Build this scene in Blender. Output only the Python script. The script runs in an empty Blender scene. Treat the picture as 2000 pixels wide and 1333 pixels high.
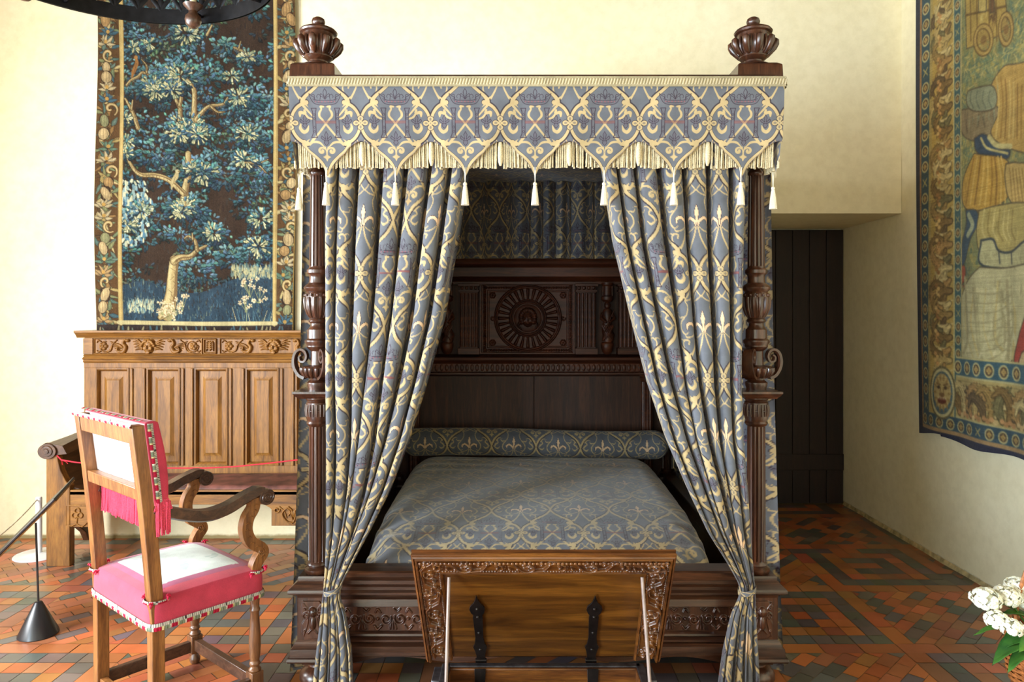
import bpy, math, random
import numpy as np
from mathutils import Matrix, Vector
PI = math.pi
random.seed(7); RNG = np.random.default_rng(7)
SC = bpy.context.scene
COL = SC.collection

# ------------------------------------------------------------------ camera, world, light, exposure
EYE = 1.65            # camera height (m)
FOC = 1400.0          # focal length in pixels of the 2000 px wide frame
VX, VY = 1014.0, 614.0
cam_d = bpy.data.cameras.new('camera'); cam = bpy.data.objects.new('camera', cam_d); COL.objects.link(cam)
cam.location = (0, 0, EYE); cam.rotation_euler = (PI/2, 0, 0)
cam_d.sensor_width = 36; cam_d.lens = FOC/2000*36
cam_d.shift_x = -(VX-1000)/2000; cam_d.shift_y = -(666.5-VY)/2000
cam_d.clip_start = 0.05
SC.camera = cam
SC.view_settings.view_transform = 'Standard'; SC.view_settings.look = 'None'
SC.view_settings.gamma = 1; SC.view_settings.use_curve_mapping = False
SC.view_settings.exposure = -0.30
SC.cycles.use_denoising = True
SC.cycles.max_bounces = 8; SC.cycles.diffuse_bounces = 5; SC.cycles.glossy_bounces = 3
SC.cycles.sample_clamp_indirect = 8

world = bpy.data.worlds.new('world'); SC.world = world; world.use_nodes = True
wn = world.node_tree.nodes; bg = wn['Background']
bg.inputs[0].default_value = (0.75, 0.87, 1.0, 1); bg.inputs[1].default_value = 1.5

def area(name, loc, rot, sx, sy, power, col, spread=180):
    l = bpy.data.lights.new(name, 'AREA'); l.shape = 'RECTANGLE'; l.size = sx; l.size_y = sy
    l.energy = power; l.color = col; l.spread = math.radians(spread)
    o = bpy.data.objects.new(name, l); COL.objects.link(o); o.location = loc; o.rotation_euler = rot
    return o
# daylight through the left wall's windows, then an added fill behind the camera
area('window_and_fill_light', (-4.34, 2.05, 1.95), (0, -PI/2, 0), 2.2, 2.0, 620, (0.93, 0.97, 1.0))
area('window_and_fill_light', (-4.34, -1.95, 1.1), (0, -PI/2, 0), 1.9, 2.4, 1000, (0.70, 0.86, 1.0))
area('window_and_fill_light', (-0.6, -3.64, 2.15), (PI/2, 0, 0), 2.6, 2.5, 30, (1.0, 0.93, 0.82))  # weak warm fill, added to light the valance from the front

def X(px, D): return (px-VX)*D/FOC
def Z(py, D): return EYE-(py-VY)*D/FOC

# ------------------------------------------------------------------ colour helpers
def lin(c):
    c = np.asarray(c, float)/255.0
    return np.where(c <= 0.04045, c/12.92, ((c+0.055)/1.055)**2.4)
def lin4(c): return tuple(float(v) for v in lin(c))+(1.0,)

# ------------------------------------------------------------------ materials
class NT:
    def __init__(s, name):
        s.m = bpy.data.materials.new(name); s.m.use_nodes = True
        s.t = s.m.node_tree; s.n = s.t.nodes; s.b = s.n['Principled BSDF']
    def add(s, t, **kw):
        n = s.n.new('ShaderNode'+t)
        for k, v in kw.items():
            if k in n.inputs: n.inputs[k].default_value = v
            else: setattr(n, k, v)
        return n
    def link(s, a, b): s.t.links.new(a, b)
    def coord(s, scale=(1, 1, 1), rot=(0, 0, 0)):
        tc = s.add('TexCoord'); mp = s.add('Mapping'); mp.inputs['Scale'].default_value = scale
        mp.inputs['Rotation'].default_value = rot
        s.link(tc.outputs['Object'], mp.inputs['Vector']); return mp.outputs[0]
    def noise(s, vec, scale, detail=4, rough=.55, dist=0):
        n = s.add('TexNoise'); n.inputs['Scale'].default_value = scale; n.inputs['Detail'].default_value = detail
        n.inputs['Roughness'].default_value = rough; n.inputs['Distortion'].default_value = dist
        s.link(vec, n.inputs['Vector']); return n.outputs['Fac']
    def ramp(s, fac, stops):
        r = s.add('ValToRGB'); e = r.color_ramp.elements
        while len(e) < len(stops): e.new(.5)
        for i, (p, c) in enumerate(stops): e[i].position = p; e[i].color = lin4(c)
        s.link(fac, r.inputs[0]); return r.outputs[0]
    def mix(s, a, b, fac, mode='MULTIPLY'):
        m = s.add('MixRGB'); m.blend_type = mode
        if isinstance(fac, float): m.inputs[0].default_value = fac
        else: s.link(fac, m.inputs[0])
        s.link(a, m.inputs[1])
        if isinstance(b, tuple): m.inputs[2].default_value = b
        else: s.link(b, m.inputs[2])
        return m.outputs[0]
    def bump(s, h, strength=.3, dist=.01):
        b = s.add('Bump'); b.inputs['Strength'].default_value = strength; b.inputs['Distance'].default_value = dist
        s.link(h, b.inputs['Height']); s.link(b.outputs[0], s.b.inputs['Normal'])
    def rough(s, v, coat=0, spec=None):
        s.b.inputs['Roughness'].default_value = v
        if coat: s.b.inputs['Coat Weight'].default_value = coat; s.b.inputs['Coat Roughness'].default_value = .25
        if spec is not None: s.b.inputs['Specular IOR Level'].default_value = spec

def wood(name, dark, mid, light, axis='z', rough=.38, coat=.2, scale=1.0, bump=.25):
    t = NT(name)
    st = {'x': (1.2, 14, 14), 'y': (14, 1.2, 14), 'z': (14, 14, 1.2)}[axis]
    v = t.coord(tuple(a*scale for a in st))
    n1 = t.noise(v, 1.6, 6, .6, 1.4)
    c = t.ramp(n1, [(.28, dark), (.5, mid), (.74, light)])
    v2 = t.coord(tuple(a*scale*5 for a in st)); n2 = t.noise(v2, 3, 3, .6)
    g = t.ramp(n2, [(.35, (175, 175, 175)), (.6, (255, 255, 255))])
    c = t.mix(c, g, .55)
    v3 = t.coord((1, 1, 1)); n3 = t.noise(v3, 2.2*scale, 4)
    d = t.ramp(n3, [(.3, (190, 185, 180)), (.65, (255, 255, 255))])
    c = t.mix(c, d, .7)
    t.link(c, t.b.inputs['Base Color']); t.rough(rough, coat)
    t.bump(n2, bump, .002)
    return t.m
def plain(name, col, rough=.5, metal=0, coat=0, var=.15, sc=30, bump=.0):
    t = NT(name); v = t.coord(); n = t.noise(v, sc, 4)
    lo = tuple(max(0, c*(1-var)) for c in col); hi = tuple(min(255, c*(1+var)) for c in col)
    t.link(t.ramp(n, [(.3, lo), (.7, hi)]), t.b.inputs['Base Color'])
    t.rough(rough, coat); t.b.inputs['Metallic'].default_value = metal
    if bump: t.bump(n, bump, .003)
    return t.m
def painted(name, rough=.85, weave=900, wv=.12, sheen=.0, bump=.15):
    """cloth whose woven or printed colours sit in the mesh's colour attribute"""
    t = NT(name); a = t.add('VertexColor'); a.layer_name = 'Col'
    v = t.coord(); n = t.noise(v, weave, 2); n2 = t.noise(v, 14, 3)
    g = t.ramp(n, [(.3, (255*(1-wv),)*3), (.7, (255, 255, 255))])
    c = t.mix(a.outputs[0], g, 1.0)
    g2 = t.ramp(n2, [(.3, (225, 225, 225)), (.7, (255, 255, 255))])
    c = t.mix(c, g2, 1.0)
    t.link(c, t.b.inputs['Base Color']); t.rough(rough, 0, .25)
    if sheen: t.b.inputs['Sheen Weight'].default_value = sheen; t.b.inputs['Sheen Roughness'].default_value = .5
    if bump: t.bump(n, bump, .001)
    return t.m

def plaster(name, c1, c2, c3=None):
    t = NT(name); v = t.coord(); n = t.noise(v, .9, 5, .6); n2 = t.noise(v, 14, 6, .65)
    c = t.ramp(n, [(.3, c1), (.7, c2)])
    g = t.ramp(n2, [(.3, (238, 236, 230)), (.6, (255, 255, 255))]); c = t.mix(c, g, .6)
    if c3:   # grime that has settled where wall meets floor
        tc = t.add('TexCoord'); sp = t.add('SeparateXYZ'); t.link(tc.outputs['Object'], sp.inputs[0])
        ad = t.add('Math', operation='MULTIPLY_ADD'); t.link(n2, ad.inputs[0]); ad.inputs[1].default_value = -.035
        t.link(sp.outputs['Z'], ad.inputs[2])
        r = t.add('ValToRGB'); r.color_ramp.elements[0].position = 0.0; r.color_ramp.elements[1].position = .02
        r.color_ramp.elements[0].color = (1, 1, 1, 1); r.color_ramp.elements[1].color = (0, 0, 0, 1)
        t.link(ad.outputs[0], r.inputs[0])
        c = t.mix(c, lin4(c3), r.outputs[0], 'MIX')
    t.link(c, t.b.inputs['Base Color']); t.rough(.9, 0, .2); t.bump(n2, .25, .006)
    return t.m

M = {}
M['wall'] = plaster('cream_plaster', (239, 228, 190), (247, 238, 207), (150, 135, 95))
M['ceiling'] = wood('ceiling_boards', (70, 50, 32), (100, 74, 48), (128, 98, 66), 'y', .6, 0)
M['bed_wood'] = wood('dark_walnut', (42, 21, 13), (74, 42, 26), (108, 65, 42), 'z', .30, .35)
M['bed_wood_x'] = wood('dark_walnut_rail', (38, 20, 14), (68, 41, 27), (108, 68, 44), 'x', .32, .35)
M['head_wood'] = wood('headboard_walnut', (52, 24, 12), (86, 43, 22), (120, 62, 32), 'x', .45, .0)
M['head_panel'] = wood('headboard_planks', (46, 25, 15), (72, 40, 25), (100, 58, 36), 'z', .55, .0)
M['bench_wood'] = wood('oak_bench', (100, 62, 18), (146, 97, 34), (170, 121, 50), 'z', .55, .0, .8)
M['bench_wood_x'] = wood('oak_bench_rail', (100, 62, 18), (146, 97, 34), (170, 121, 50), 'x', .55, .0, .8)
M['bench_dark'] = wood('oak_bench_dark', (52, 32, 20), (84, 54, 34), (112, 76, 48), 'y', .45, .15, .8)  # darker oak tone for the ends, arms and seat board
M['chair_wood'] = wood('chair_walnut', (104, 62, 28), (146, 94, 46), (174, 120, 64), 'z', .42, .1, 1.4)
M['chair_dark'] = wood('chair_walnut_dark', (52, 33, 24), (84, 56, 40), (112, 78, 56), 'y', .36, .3, 1.4)
M['chest_wood'] = wood('chest_walnut', (58, 30, 14), (102, 58, 22), (140, 88, 34), 'x', .34, .35, 1.0)
M['chest_panel'] = wood('chest_lid_board', (56, 30, 10), (100, 60, 18), (148, 94, 32), 'x', .34, .3, .5)
M['door_wood'] = wood('dark_door', (26, 13, 9), (36, 19, 13), (46, 25, 17), 'z', .6, .0)
M['iron'] = plain('black_iron', (30, 31, 34), .42, .7, 0, .2, 25, .1)
M['strap_iron'] = plain('strap_iron', (34, 28, 26), .38, .6, 0, .25, 30, .2)
M['edge_iron'] = plain('edge_iron', (86, 86, 92), .35, .85, 0, .25, 30, .2)
M['steel'] = plain('stay_rod', (136, 118, 110), .5, .15, 0, .1)
M['cream_cord'] = plain('cream_cord', (236, 222, 186), .85, 0, 0, .12, 160, .3)
M['fringe'] = plain('cream_fringe', (196, 182, 148), .85, 0, 0, .18, 260, .5)
M['tassel'] = plain('ivory_tassel', (226, 218, 194), .8, 0, 0, .06, 200, .3)
M['pink_velvet'] = None
M['black_plastic'] = plain('black_cone', (22, 22, 26), .38, 0, .2, .1)
M['white_metal'] = plain('white_metal', (226, 226, 228), .35, 0, .2, .03)
M['red_cord'] = plain('red_cord', (200, 30, 50), .7)
M['tan_cord'] = plain('tan_cord', (196, 184, 160), .7)

# ------------------------------------------------------------------ mesh builder
class MB:
    def __init__(s): s.v = []; s.f = []
    def box(s, x0, x1, y0, y1, z0, z1):
        b = len(s.v); s.v += [(x0, y0, z0), (x1, y0, z0), (x1, y1, z0), (x0, y1, z0), (x0, y0, z1), (x1, y0, z1), (x1, y1, z1), (x0, y1, z1)]
        s.f += [tuple(b+i for i in q) for q in ((3, 2, 1, 0), (4, 5, 6, 7), (0, 1, 5, 4), (1, 2, 6, 5), (2, 3, 7, 6), (3, 0, 4, 7))]; return s
    def hexa(s, pts):
        b = len(s.v); s.v += [tuple(p) for p in pts]
        s.f += [tuple(b+i for i in q) for q in ((3, 2, 1, 0), (4, 5, 6, 7), (0, 1, 5, 4), (1, 2, 6, 5), (2, 3, 7, 6), (3, 0, 4, 7))]; return s
    def rings(s, rings, cap=True, closed=True):
        b = len(s.v); n = len(rings[0])
        for r in rings: s.v += [tuple(p) for p in r]
        m = n if closed else n-1
        for i in range(len(rings)-1):
            for j in range(m):
                k = (j+1) % n
                s.f.append((b+i*n+j, b+i*n+k, b+(i+1)*n+k, b+(i+1)*n+j))
        if cap:
            s.f.append(tuple(b+j for j in range(n))[::-1]); s.f.append(tuple(b+(len(rings)-1)*n+j for j in range(n)))
        return s
    def lathe(s, cx, cy, prof, n=32, mod=None, cap=True):
        """prof: (r, z[, flag]) from bottom to top; mod(theta, r, z, flag) -> r"""
        R = []
        for p in prof:
            r, z = p[0], p[1]; fl = p[2] if len(p) > 2 else 0
            ring = []
            for j in range(n):
                a = 2*PI*j/n; rr = mod(a, r, z, fl) if (mod and fl) else r
                ring.append((cx+rr*math.cos(a), cy+rr*math.sin(a), z))
            R.append(ring)
        return s.rings(R, cap)
    def square(s, cx, cy, prof, asp=1.0):
        R = [[(cx-h, cy-h*asp, z), (cx+h, cy-h*asp, z), (cx+h, cy+h*asp, z), (cx-h, cy+h*asp, z)] for h, z in prof]
        return s.rings(R)
    def tube(s, pts, rad, n=8, cap=True, flat=1.0, up=(0, 0, 1)):
        pts = [Vector(p) for p in pts]; N = len(pts)
        if not hasattr(rad, '__len__'): rad = [rad]*N
        R = []; prev = None
        for i, p in enumerate(pts):
            d = (pts[min(i+1, N-1)]-pts[max(i-1, 0)])
            if d.length < 1e-9: d = Vector((0, 0, 1))
            d.normalize()
            if prev is None:
                a = Vector(up)
                if abs(a.dot(d)) > .95: a = Vector((1, 0, 0))
                u = (a-d*a.dot(d)).normalized()
            else:
                u = (prev-d*prev.dot(d)); u = u.normalized() if u.length > 1e-6 else prev
            prev = u; w = d.cross(u)
            R.append([p+u*(rad[i]*math.cos(2*PI*j/n))+w*(rad[i]*flat*math.sin(2*PI*j/n)) for j in range(n)])
        return s.rings(R, cap)
    def sweep(s, pts, shape, side=(0, 1, 0)):
        """sweep a closed 2D outline (a along side, b along in-plane normal) over a planar path"""
        pts = [Vector(p) for p in pts]; sd = Vector(side).normalized(); N = len(pts); R = []
        for i, p in enumerate(pts):
            d = (pts[min(i+1, N-1)]-pts[max(i-1, 0)]).normalized(); nn = d.cross(sd).normalized()
            k = shape(i/(N-1)) if callable(shape) else shape
            R.append([p+sd*a+nn*b for a, b in k])
        return s.rings(R)
    def prism(s, poly, fn, d0, d1):
        """poly of 2D points, fn(a, b, d) -> 3D"""
        return s.rings([[fn(a, b, d0) for a, b in poly], [fn(a, b, d1) for a, b in poly]])
    def ball(s, c, r, n=12, m=8, sc=(1, 1, 1), squash=None):
        R = []
        for i in range(1, m):
            t = PI*i/m
            R.append([(c[0]+r*sc[0]*math.sin(t)*math.cos(2*PI*j/n), c[1]+r*sc[1]*math.sin(t)*math.sin(2*PI*j/n), c[2]-r*sc[2]*math.cos(t)) for j in range(n)])
        b = len(s.v); s.rings(R, cap=False)
        lo = len(s.v); s.v += [(c[0], c[1], c[2]-r*sc[2]), (c[0], c[1], c[2]+r*sc[2])]
        k = b+(m-2)*n
        for j in range(n):
            s.f.append((lo, b+(j+1) % n, b+j)); s.f.append((lo+1, k+j, k+(j+1) % n))
        return s
    def extrude_x(s, prof, x0, x1):
        """prof: closed outline of (y, z)"""
        return s.rings([[(x0, y, z) for y, z in prof], [(x1, y, z) for y, z in prof]])
    def build(s, name, mat, parent=None, smooth=True, bevel=0, mtx=None, angle=38):
        me = bpy.data.meshes.new(name)
        vs = s.v if mtx is None else [tuple(mtx @ Vector(v)) for v in s.v]
        me.from_pydata(vs, [], s.f)
        import bmesh
        bm = bmesh.new(); bm.from_mesh(me); bmesh.ops.recalc_face_normals(bm, faces=bm.faces); bm.to_mesh(me); bm.free()
        if smooth:
            me.shade_smooth()
            me.set_sharp_from_angle(angle=math.radians(angle))
        if isinstance(mat, (list, tuple)):
            for q in mat: me.materials.append(q)
        else: me.materials.append(mat)
        o = bpy.data.objects.new(name, me); COL.objects.link(o)
        if bevel:
            b = o.modifiers.new('bevel', 'BEVEL'); b.width = bevel; b.segments = 2; b.limit_method = 'ANGLE'; b.angle_limit = math.radians(40)
            b.harden_normals = False
        if parent: put(o, parent)
        return o

def put(o, parent):
    """parent while keeping the place (parents are only translated / rotated empties or meshes)"""
    bpy_mw = world_matrix(parent)
    o.parent = parent
    o.matrix_parent_inverse = bpy_mw.inverted()
def world_matrix(o):
    m = Matrix.LocRotScale(o.location, o.rotation_euler, o.scale)
    return (world_matrix(o.parent) @ o.matrix_parent_inverse @ m) if o.parent else m

def tag(o, label, cat, group=None, kind=None):
    o['label'] = label; o['category'] = cat
    if group: o['group'] = group
    if kind: o['kind'] = kind
    return o
def empty(name, loc, label, cat, group=None):
    o = bpy.data.objects.new(name, None); COL.objects.link(o); o.location = loc; o.empty_display_size = .1
    return tag(o, label, cat, group)

def grid_mesh(name, P, mat, parent=None, colors=None, smooth=True, flip=False, wrap=False, extra=None):
    """P: (ny, nx, 3) array of points -> quad mesh, colors (ny, nx, 3) linear"""
    ny, nx = P.shape[:2]
    me = bpy.data.meshes.new(name)
    idx = np.arange(ny*nx).reshape(ny, nx)
    a, b, c, d = idx[:-1, :-1], idx[:-1, 1:], idx[1:, 1:], idx[1:, :-1]
    q = np.stack([a, d, c, b] if not flip else [a, b, c, d], -1).reshape(-1, 4)
    V = P.reshape(-1, 3)
    if extra is not None:
        eq = np.array(extra[1])+len(V); V = np.vstack([V, np.array(extra[0])]); q = np.vstack([q, eq])
    me.vertices.add(len(V)); me.vertices.foreach_set('co', V.astype(np.float32).ravel())
    nq = len(q); me.loops.add(nq*4); me.loops.foreach_set('vertex_index', q.astype(np.int32).ravel())
    me.polygons.add(nq); me.polygons.foreach_set('loop_start', (np.arange(nq)*4).astype(np.int32))
    try: me.polygons.foreach_set('loop_total', np.full(nq, 4, np.int32))
    except Exception: pass
    me.update(calc_edges=True)
    if smooth: me.shade_smooth()
    if colors is not None:
        ca = me.color_attributes.new('Col', 'FLOAT_COLOR', 'POINT')
        C = np.ones((len(V), 4), np.float32); C[:ny*nx, :3] = colors.reshape(-1, 3)
        if extra is not None: C[ny*nx:, :3] = colors.reshape(-1, 3).mean(0)
        ca.data.foreach_set('color', C.ravel())
    me.materials.append(mat)
    o = bpy.data.objects.new(name, me); COL.objects.link(o)
    if parent: put(o, parent)
    return o

# ------------------------------------------------------------------ drawing: woven pictures, printed cloth and carved relief
class Canvas:
    def __init__(s, x0, x1, y0, y1, res, bg=(128, 128, 128)):
        s.x0, s.y0, s.res = x0, y0, res
        s.w = int((x1-x0)*res)+1; s.h = int((y1-y0)*res)+1
        s.C = np.empty((s.h, s.w, 3)); s.C[:] = bg
        s.H = np.zeros((s.h, s.w)); s.x1, s.y1 = x1, y1
    def win(s, xa, xb, ya, yb):
        i0 = max(0, int((ya-s.y0)*s.res)-1); i1 = min(s.h, int((yb-s.y0)*s.res)+2)
        j0 = max(0, int((xa-s.x0)*s.res)-1); j1 = min(s.w, int((xb-s.x0)*s.res)+2)
        if i0 >= i1 or j0 >= j1: return None
        Y, Xx = np.mgrid[i0:i1, j0:j1]
        return (slice(i0, i1), slice(j0, j1)), Xx/s.res+s.x0, Y/s.res+s.y0
    def pdist(s, pts, wid):
        pts = np.asarray(pts, float); m = max(wid) if hasattr(wid, '__len__') else wid
        wid = np.broadcast_to(np.asarray(wid, float), (len(pts),)) if not hasattr(wid, '__len__') or len(wid) == len(pts) else np.interp(np.linspace(0, 1, len(pts)), np.linspace(0, 1, len(wid)), wid)
        g = m+2/s.res
        r = s.win(pts[:, 0].min()-g, pts[:, 0].max()+g, pts[:, 1].min()-g, pts[:, 1].max()+g)
        if r is None: return None
        sl, xx, yy = r; best = np.full(xx.shape, -1e9); hw = np.zeros(xx.shape)
        for k in range(len(pts)-1):
            ax, ay = pts[k]; bx, by = pts[k+1]; dx, dy = bx-ax, by-ay; L = dx*dx+dy*dy+1e-12
            t = np.clip(((xx-ax)*dx+(yy-ay)*dy)/L, 0, 1)
            d = np.hypot(xx-ax-t*dx, yy-ay-t*dy); w = wid[k]+(wid[k+1]-wid[k])*t
            v = w/2-d; m_ = v > best; best = np.where(m_, v, best); hw = np.where(m_, w/2, hw)
        return sl, best, hw
    def stroke(s, pts, w, col, alpha=1.0):
        r = s.pdist(pts, w)
        if r is None: return
        sl, v, hw = r; a = (np.clip(v*s.res+.5, 0, 1)*alpha)[..., None]
        s.C[sl] = s.C[sl]*(1-a)+np.asarray(col, float)*a
    def ridge(s, pts, w, h, add=False):
        r = s.pdist(pts, w)
        if r is None: return
        sl, v, hw = r; q = np.clip(1-v/np.maximum(hw, 1e-9), 0, 1); z = h*np.sqrt(np.maximum(0, 1-q*q))*(v > 0)
        s.H[sl] = s.H[sl]+z if add else np.maximum(s.H[sl], z)
    def ell(s, cx, cy, rx, ry, col, ang=0, alpha=1.0):
        m = max(rx, ry); r = s.win(cx-m, cx+m, cy-m, cy+m)
        if r is None: return
        sl, xx, yy = r; c, n = math.cos(ang), math.sin(ang)
        u = ((xx-cx)*c+(yy-cy)*n)/rx; v = (-(xx-cx)*n+(yy-cy)*c)/ry
        d = (1-np.hypot(u, v))*min(rx, ry); a = (np.clip(d*s.res+.5, 0, 1)*alpha)[..., None]
        s.C[sl] = s.C[sl]*(1-a)+np.asarray(col, float)*a
    def dome(s, cx, cy, rx, ry, h, base=0, ang=0, add=False):
        m = max(rx, ry); r = s.win(cx-m, cx+m, cy-m, cy+m)
        if r is None: return
        sl, xx, yy = r; c, n = math.cos(ang), math.sin(ang)
        u = ((xx-cx)*c+(yy-cy)*n)/rx; v = (-(xx-cx)*n+(yy-cy)*c)/ry
        q = u*u+v*v; z = np.where(q < 1, base+h*np.sqrt(np.maximum(0, 1-q)), 0)
        s.H[sl] = s.H[sl]+z if add else np.maximum(s.H[sl], z)
    def mask(s, poly):
        p = np.asarray(poly, float); r = s.win(p[:, 0].min(), p[:, 0].max(), p[:, 1].min(), p[:, 1].max())
        if r is None: return None
        sl, xx, yy = r; ins = np.zeros(xx.shape, bool); n = len(p)
        for k in range(n):
            x1, y1 = p[k]; x2, y2 = p[(k+1) % n]
            if y1 == y2: continue
            c = ((y1 > yy) != (y2 > yy)) & (xx < (x2-x1)*(yy-y1)/(y2-y1)+x1); ins ^= c
        return sl, ins
    def fill(s, poly, col, alpha=1.0):
        r = s.mask(poly)
        if r is None: return
        sl, ins = r; a = (ins*alpha)[..., None]
        s.C[sl] = s.C[sl]*(1-a)+np.asarray(col, float)*a
    def plate(s, poly, h, add=False):
        r = s.mask(poly)
        if r is None: return
        sl, ins = r; s.H[sl] = s.H[sl]+h*ins if add else np.where(ins, h, s.H[sl])
    def sample(s, x, y, arr=None, wrap=False):
        A = s.C if arr is None else arr
        fx = (np.asarray(x)-s.x0)*s.res; fy = (np.asarray(y)-s.y0)*s.res
        if wrap: W_, H_ = s.w-1, s.h-1; fx = np.mod(fx, W_); fy = np.mod(fy, H_)
        fx = np.clip(fx, 0, s.w-1.001); fy = np.clip(fy, 0, s.h-1.001)
        i, j = fy.astype(int), fx.astype(int); a, b = fy-i, fx-j
        if A.ndim == 3: a, b = a[..., None], b[..., None]
        return A[i, j]*(1-a)*(1-b)+A[i, j+1]*(1-a)*b+A[i+1, j]*a*(1-b)+A[i+1, j+1]*a*b
    def blur(s, n=1, arr='H'):
        A = getattr(s, arr)
        for _ in range(n):
            for ax in (0, 1):
                A = (np.roll(A, 1, ax)+2*A+np.roll(A, -1, ax))/4
        setattr(s, arr, A)

def bez(*p, n=14):
    """smooth curve through the points (Catmull-Rom)"""
    p = [np.array(q, float) for q in p]
    if len(p) < 3: return [p[0]+(p[-1]-p[0])*t for t in np.linspace(0, 1, 2)]
    q = [2*p[0]-p[1]]+p+[2*p[-1]-p[-2]]; out = []
    for i in range(1, len(q)-2):
        for t in np.linspace(0, 1, n, endpoint=False):
            a, b, c, d = q[i-1], q[i], q[i+1], q[i+2]
            out.append(.5*((2*b)+(c-a)*t+(2*a-5*b+4*c-d)*t*t+(3*b-a-3*c+d)*t**3))
    out.append(p[-1]); return out
def spiral(cx, cy, r0, r1, a0, a1, n=26):
    return [(cx+(r0+(r1-r0)*t)*math.cos(a0+(a1-a0)*t), cy+(r0+(r1-r0)*t)*math.sin(a0+(a1-a0)*t)) for t in np.linspace(0, 1, n)]
def flame_noise(x, y, seed=0):
    r = np.random.default_rng(seed); o = 0
    for k in range(6):
        a, b, c = r.uniform(-1, 1), r.uniform(-1, 1), r.uniform(0, 6.28); f = 1.7**k
        o = o+np.sin((a*x+b*y)*f+c+1.3*np.sin((b*x-a*y)*f*.6+c))/1.5**k
    return o/3
# ------------------------------------------------------------------ the printed bed fabric (one repeat: 136 x 206 units)
UW, UH = 136.0, 206.0
UNIT = 0.2975/136        # metres per unit
def make_damask():
    BASE, CREAM, DARK, PUR, PK = (104, 108, 116), (196, 174, 128), (60, 52, 60), (56, 38, 54), (136, 86, 78)
    c = Canvas(-68, 68, -103, 103, 4, BASE)
    def sym(fn, *a, pts=None, **k):
        for sx in (1, -1): fn([(sx*x, y) for x, y in pts], *a, **k)
    def both(pts, w, col=CREAM, out=False, vs=(1,)):
        for sy in vs:
            q = [(x, y*sy) for x, y in pts]
            if out: sym(c.stroke, (np.array(w)+1.9).tolist() if hasattr(w, '__len__') else w+1.9, DARK, pts=[(x*1.0, y) for x, y in q])
            sym(c.stroke, w, col, pts=q)
    # the four corner fields hold the big lily; coordinates relative to the field centre at (68, 103)
    def corner(pts, w, col=CREAM, out=0):
        for ox in (-68, 68):
            for oy in (-103, 103):
                for sx in (1, -1):
                    q = [(ox+sx*x, oy+y) for x, y in pts]
                    if out: c.stroke(q, (np.array(w)+out).tolist(), DARK)
                    c.stroke(q, w, col)
    PC = (232, 198, 158)
    corner(bez((0, -58), (-8, -70), (-9, -76), (-13, -62), (-22, -50)), [2.2, 2.2, .8, 2.6, 2])
    corner(bez((0, -60), (-10, -52), (-22, -50), (-33, -56)), [2, 2.4, 2.2, 1])
    corner(bez((-22, -50), (-17, -38), (-20, -24), (-24, -18)), 2)
    corner(bez((-24, -18), (-36, -16), (-40, -22)), [2, 2.4, 1.4])
    corner(bez((-24, -18), (-33, -6), (-34, 6), (-27, 16), (-20, 12)), [2, 3, 3, 2.6, 1.2])
    corner(bez((-27, 16), (-24, 22), (-12, 19), (-3, 11)), [1.4, 2.6, 2.2, 1.4])
    corner(bez((-1.5, 12), (-7, 34), (-16, 52), (-20, 58)), [2.4, 3, 4, 3])
    corner(bez((-20, 56), (-30, 46), (-33, 34), (-28, 27), (-21, 29), (-22, 35)), [3, 3, 2.6, 3, 3.6, 3])
    corner(bez((-30, 29), (-36, 26), (-40, 28)), [3, 2.6, 1])
    corner(bez((-2, 10), (-4, 2), (-13, -5), (-21, -2), (-22, 6)), [3, 5, 5.5, 5, 1.5], PC, 1.6)
    corner(bez((0, 8), (0, -4), (0, -16), (0, -30)), [2.5, 4, 8, 1], PC, 1.6)
    # small scrolls beside the ogee joints
    for oy in (-103, 103):
        for sx in (1, -1):
            c.stroke([(sx*x, oy+y) for x, y in bez((5, -14), (14, -20), (20, -12), (13, -6), (10, 2), (18, 8), (25, 2))], [2, 3.5, 2.6, 4.5, 2.5, 5, 1], CREAM)
            c.stroke([(sx*x, oy+y) for x, y in bez((14, -18), (22, -26), (32, -25))], [3, 2.6, 1], CREAM)
            c.ell(sx*5, oy, 2.2, 1.6, CREAM)
    # ogee medallion
    right = bez((0, 103), (3, 92), (11, 77), (24, 64), (36, 54), (43, 45), (44, 37))
    right2 = bez((37, 40), (46, 36.5), (56, 29), (64, 16), (67, 0))
    for sy in (1, -1):
        for q, w in ((right, [4, 5.5, 6, 6, 7.5, 9]), (right2, [9, 6.5, 6, 5.5, 5])):
            for sx in (1, -1):
                o = [(sx*x, sy*y) for x, y in q]
                c.stroke([(x+sx*.8, y+.6*sy) for x, y in o], (np.interp(np.linspace(0, 1, len(o)), np.linspace(0, 1, len(w)), w)+3.4).tolist(), DARK)
    for sy in (1, -1):
        for q, w in ((right, [4, 5.5, 6, 6, 7.5, 9]), (right2, [9, 6.5, 6, 5.5, 5])):
            for sx in (1, -1): c.stroke([(sx*x, sy*y) for x, y in q], w, CREAM)
        for sx in (1, -1):
            c.stroke([(sx*44, sy*42), (sx*33, sy*31)], [7, .5], CREAM)
            c.stroke([(sx*43, sy*44), (sx*50, sy*52)], [6, .5], CREAM)
    # knot
    for ox in (-68, 68):
        for dx, dy in ((9, 0), (-9, 0), (0, 8.5), (0, -8.5)):
            c.ell(ox+dx, dy, 6.6, 6.0, DARK); 
        for dx, dy in ((9, 0), (-9, 0), (0, 8.5), (0, -8.5)):
            c.ell(ox+dx, dy, 5.6, 5.0, CREAM)
        c.ell(ox, 0, 4, 4, CREAM)
        for dx, dy in ((8.5, 0), (-8.5, 0), (0, 8), (0, -8)): c.ell(ox+dx, dy, 3.0 if dx else 2, 2 if dx else 3, (140, 128, 110))
        c.ell(ox, 0, 1.4, 1.4, (140, 128, 110))
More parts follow.
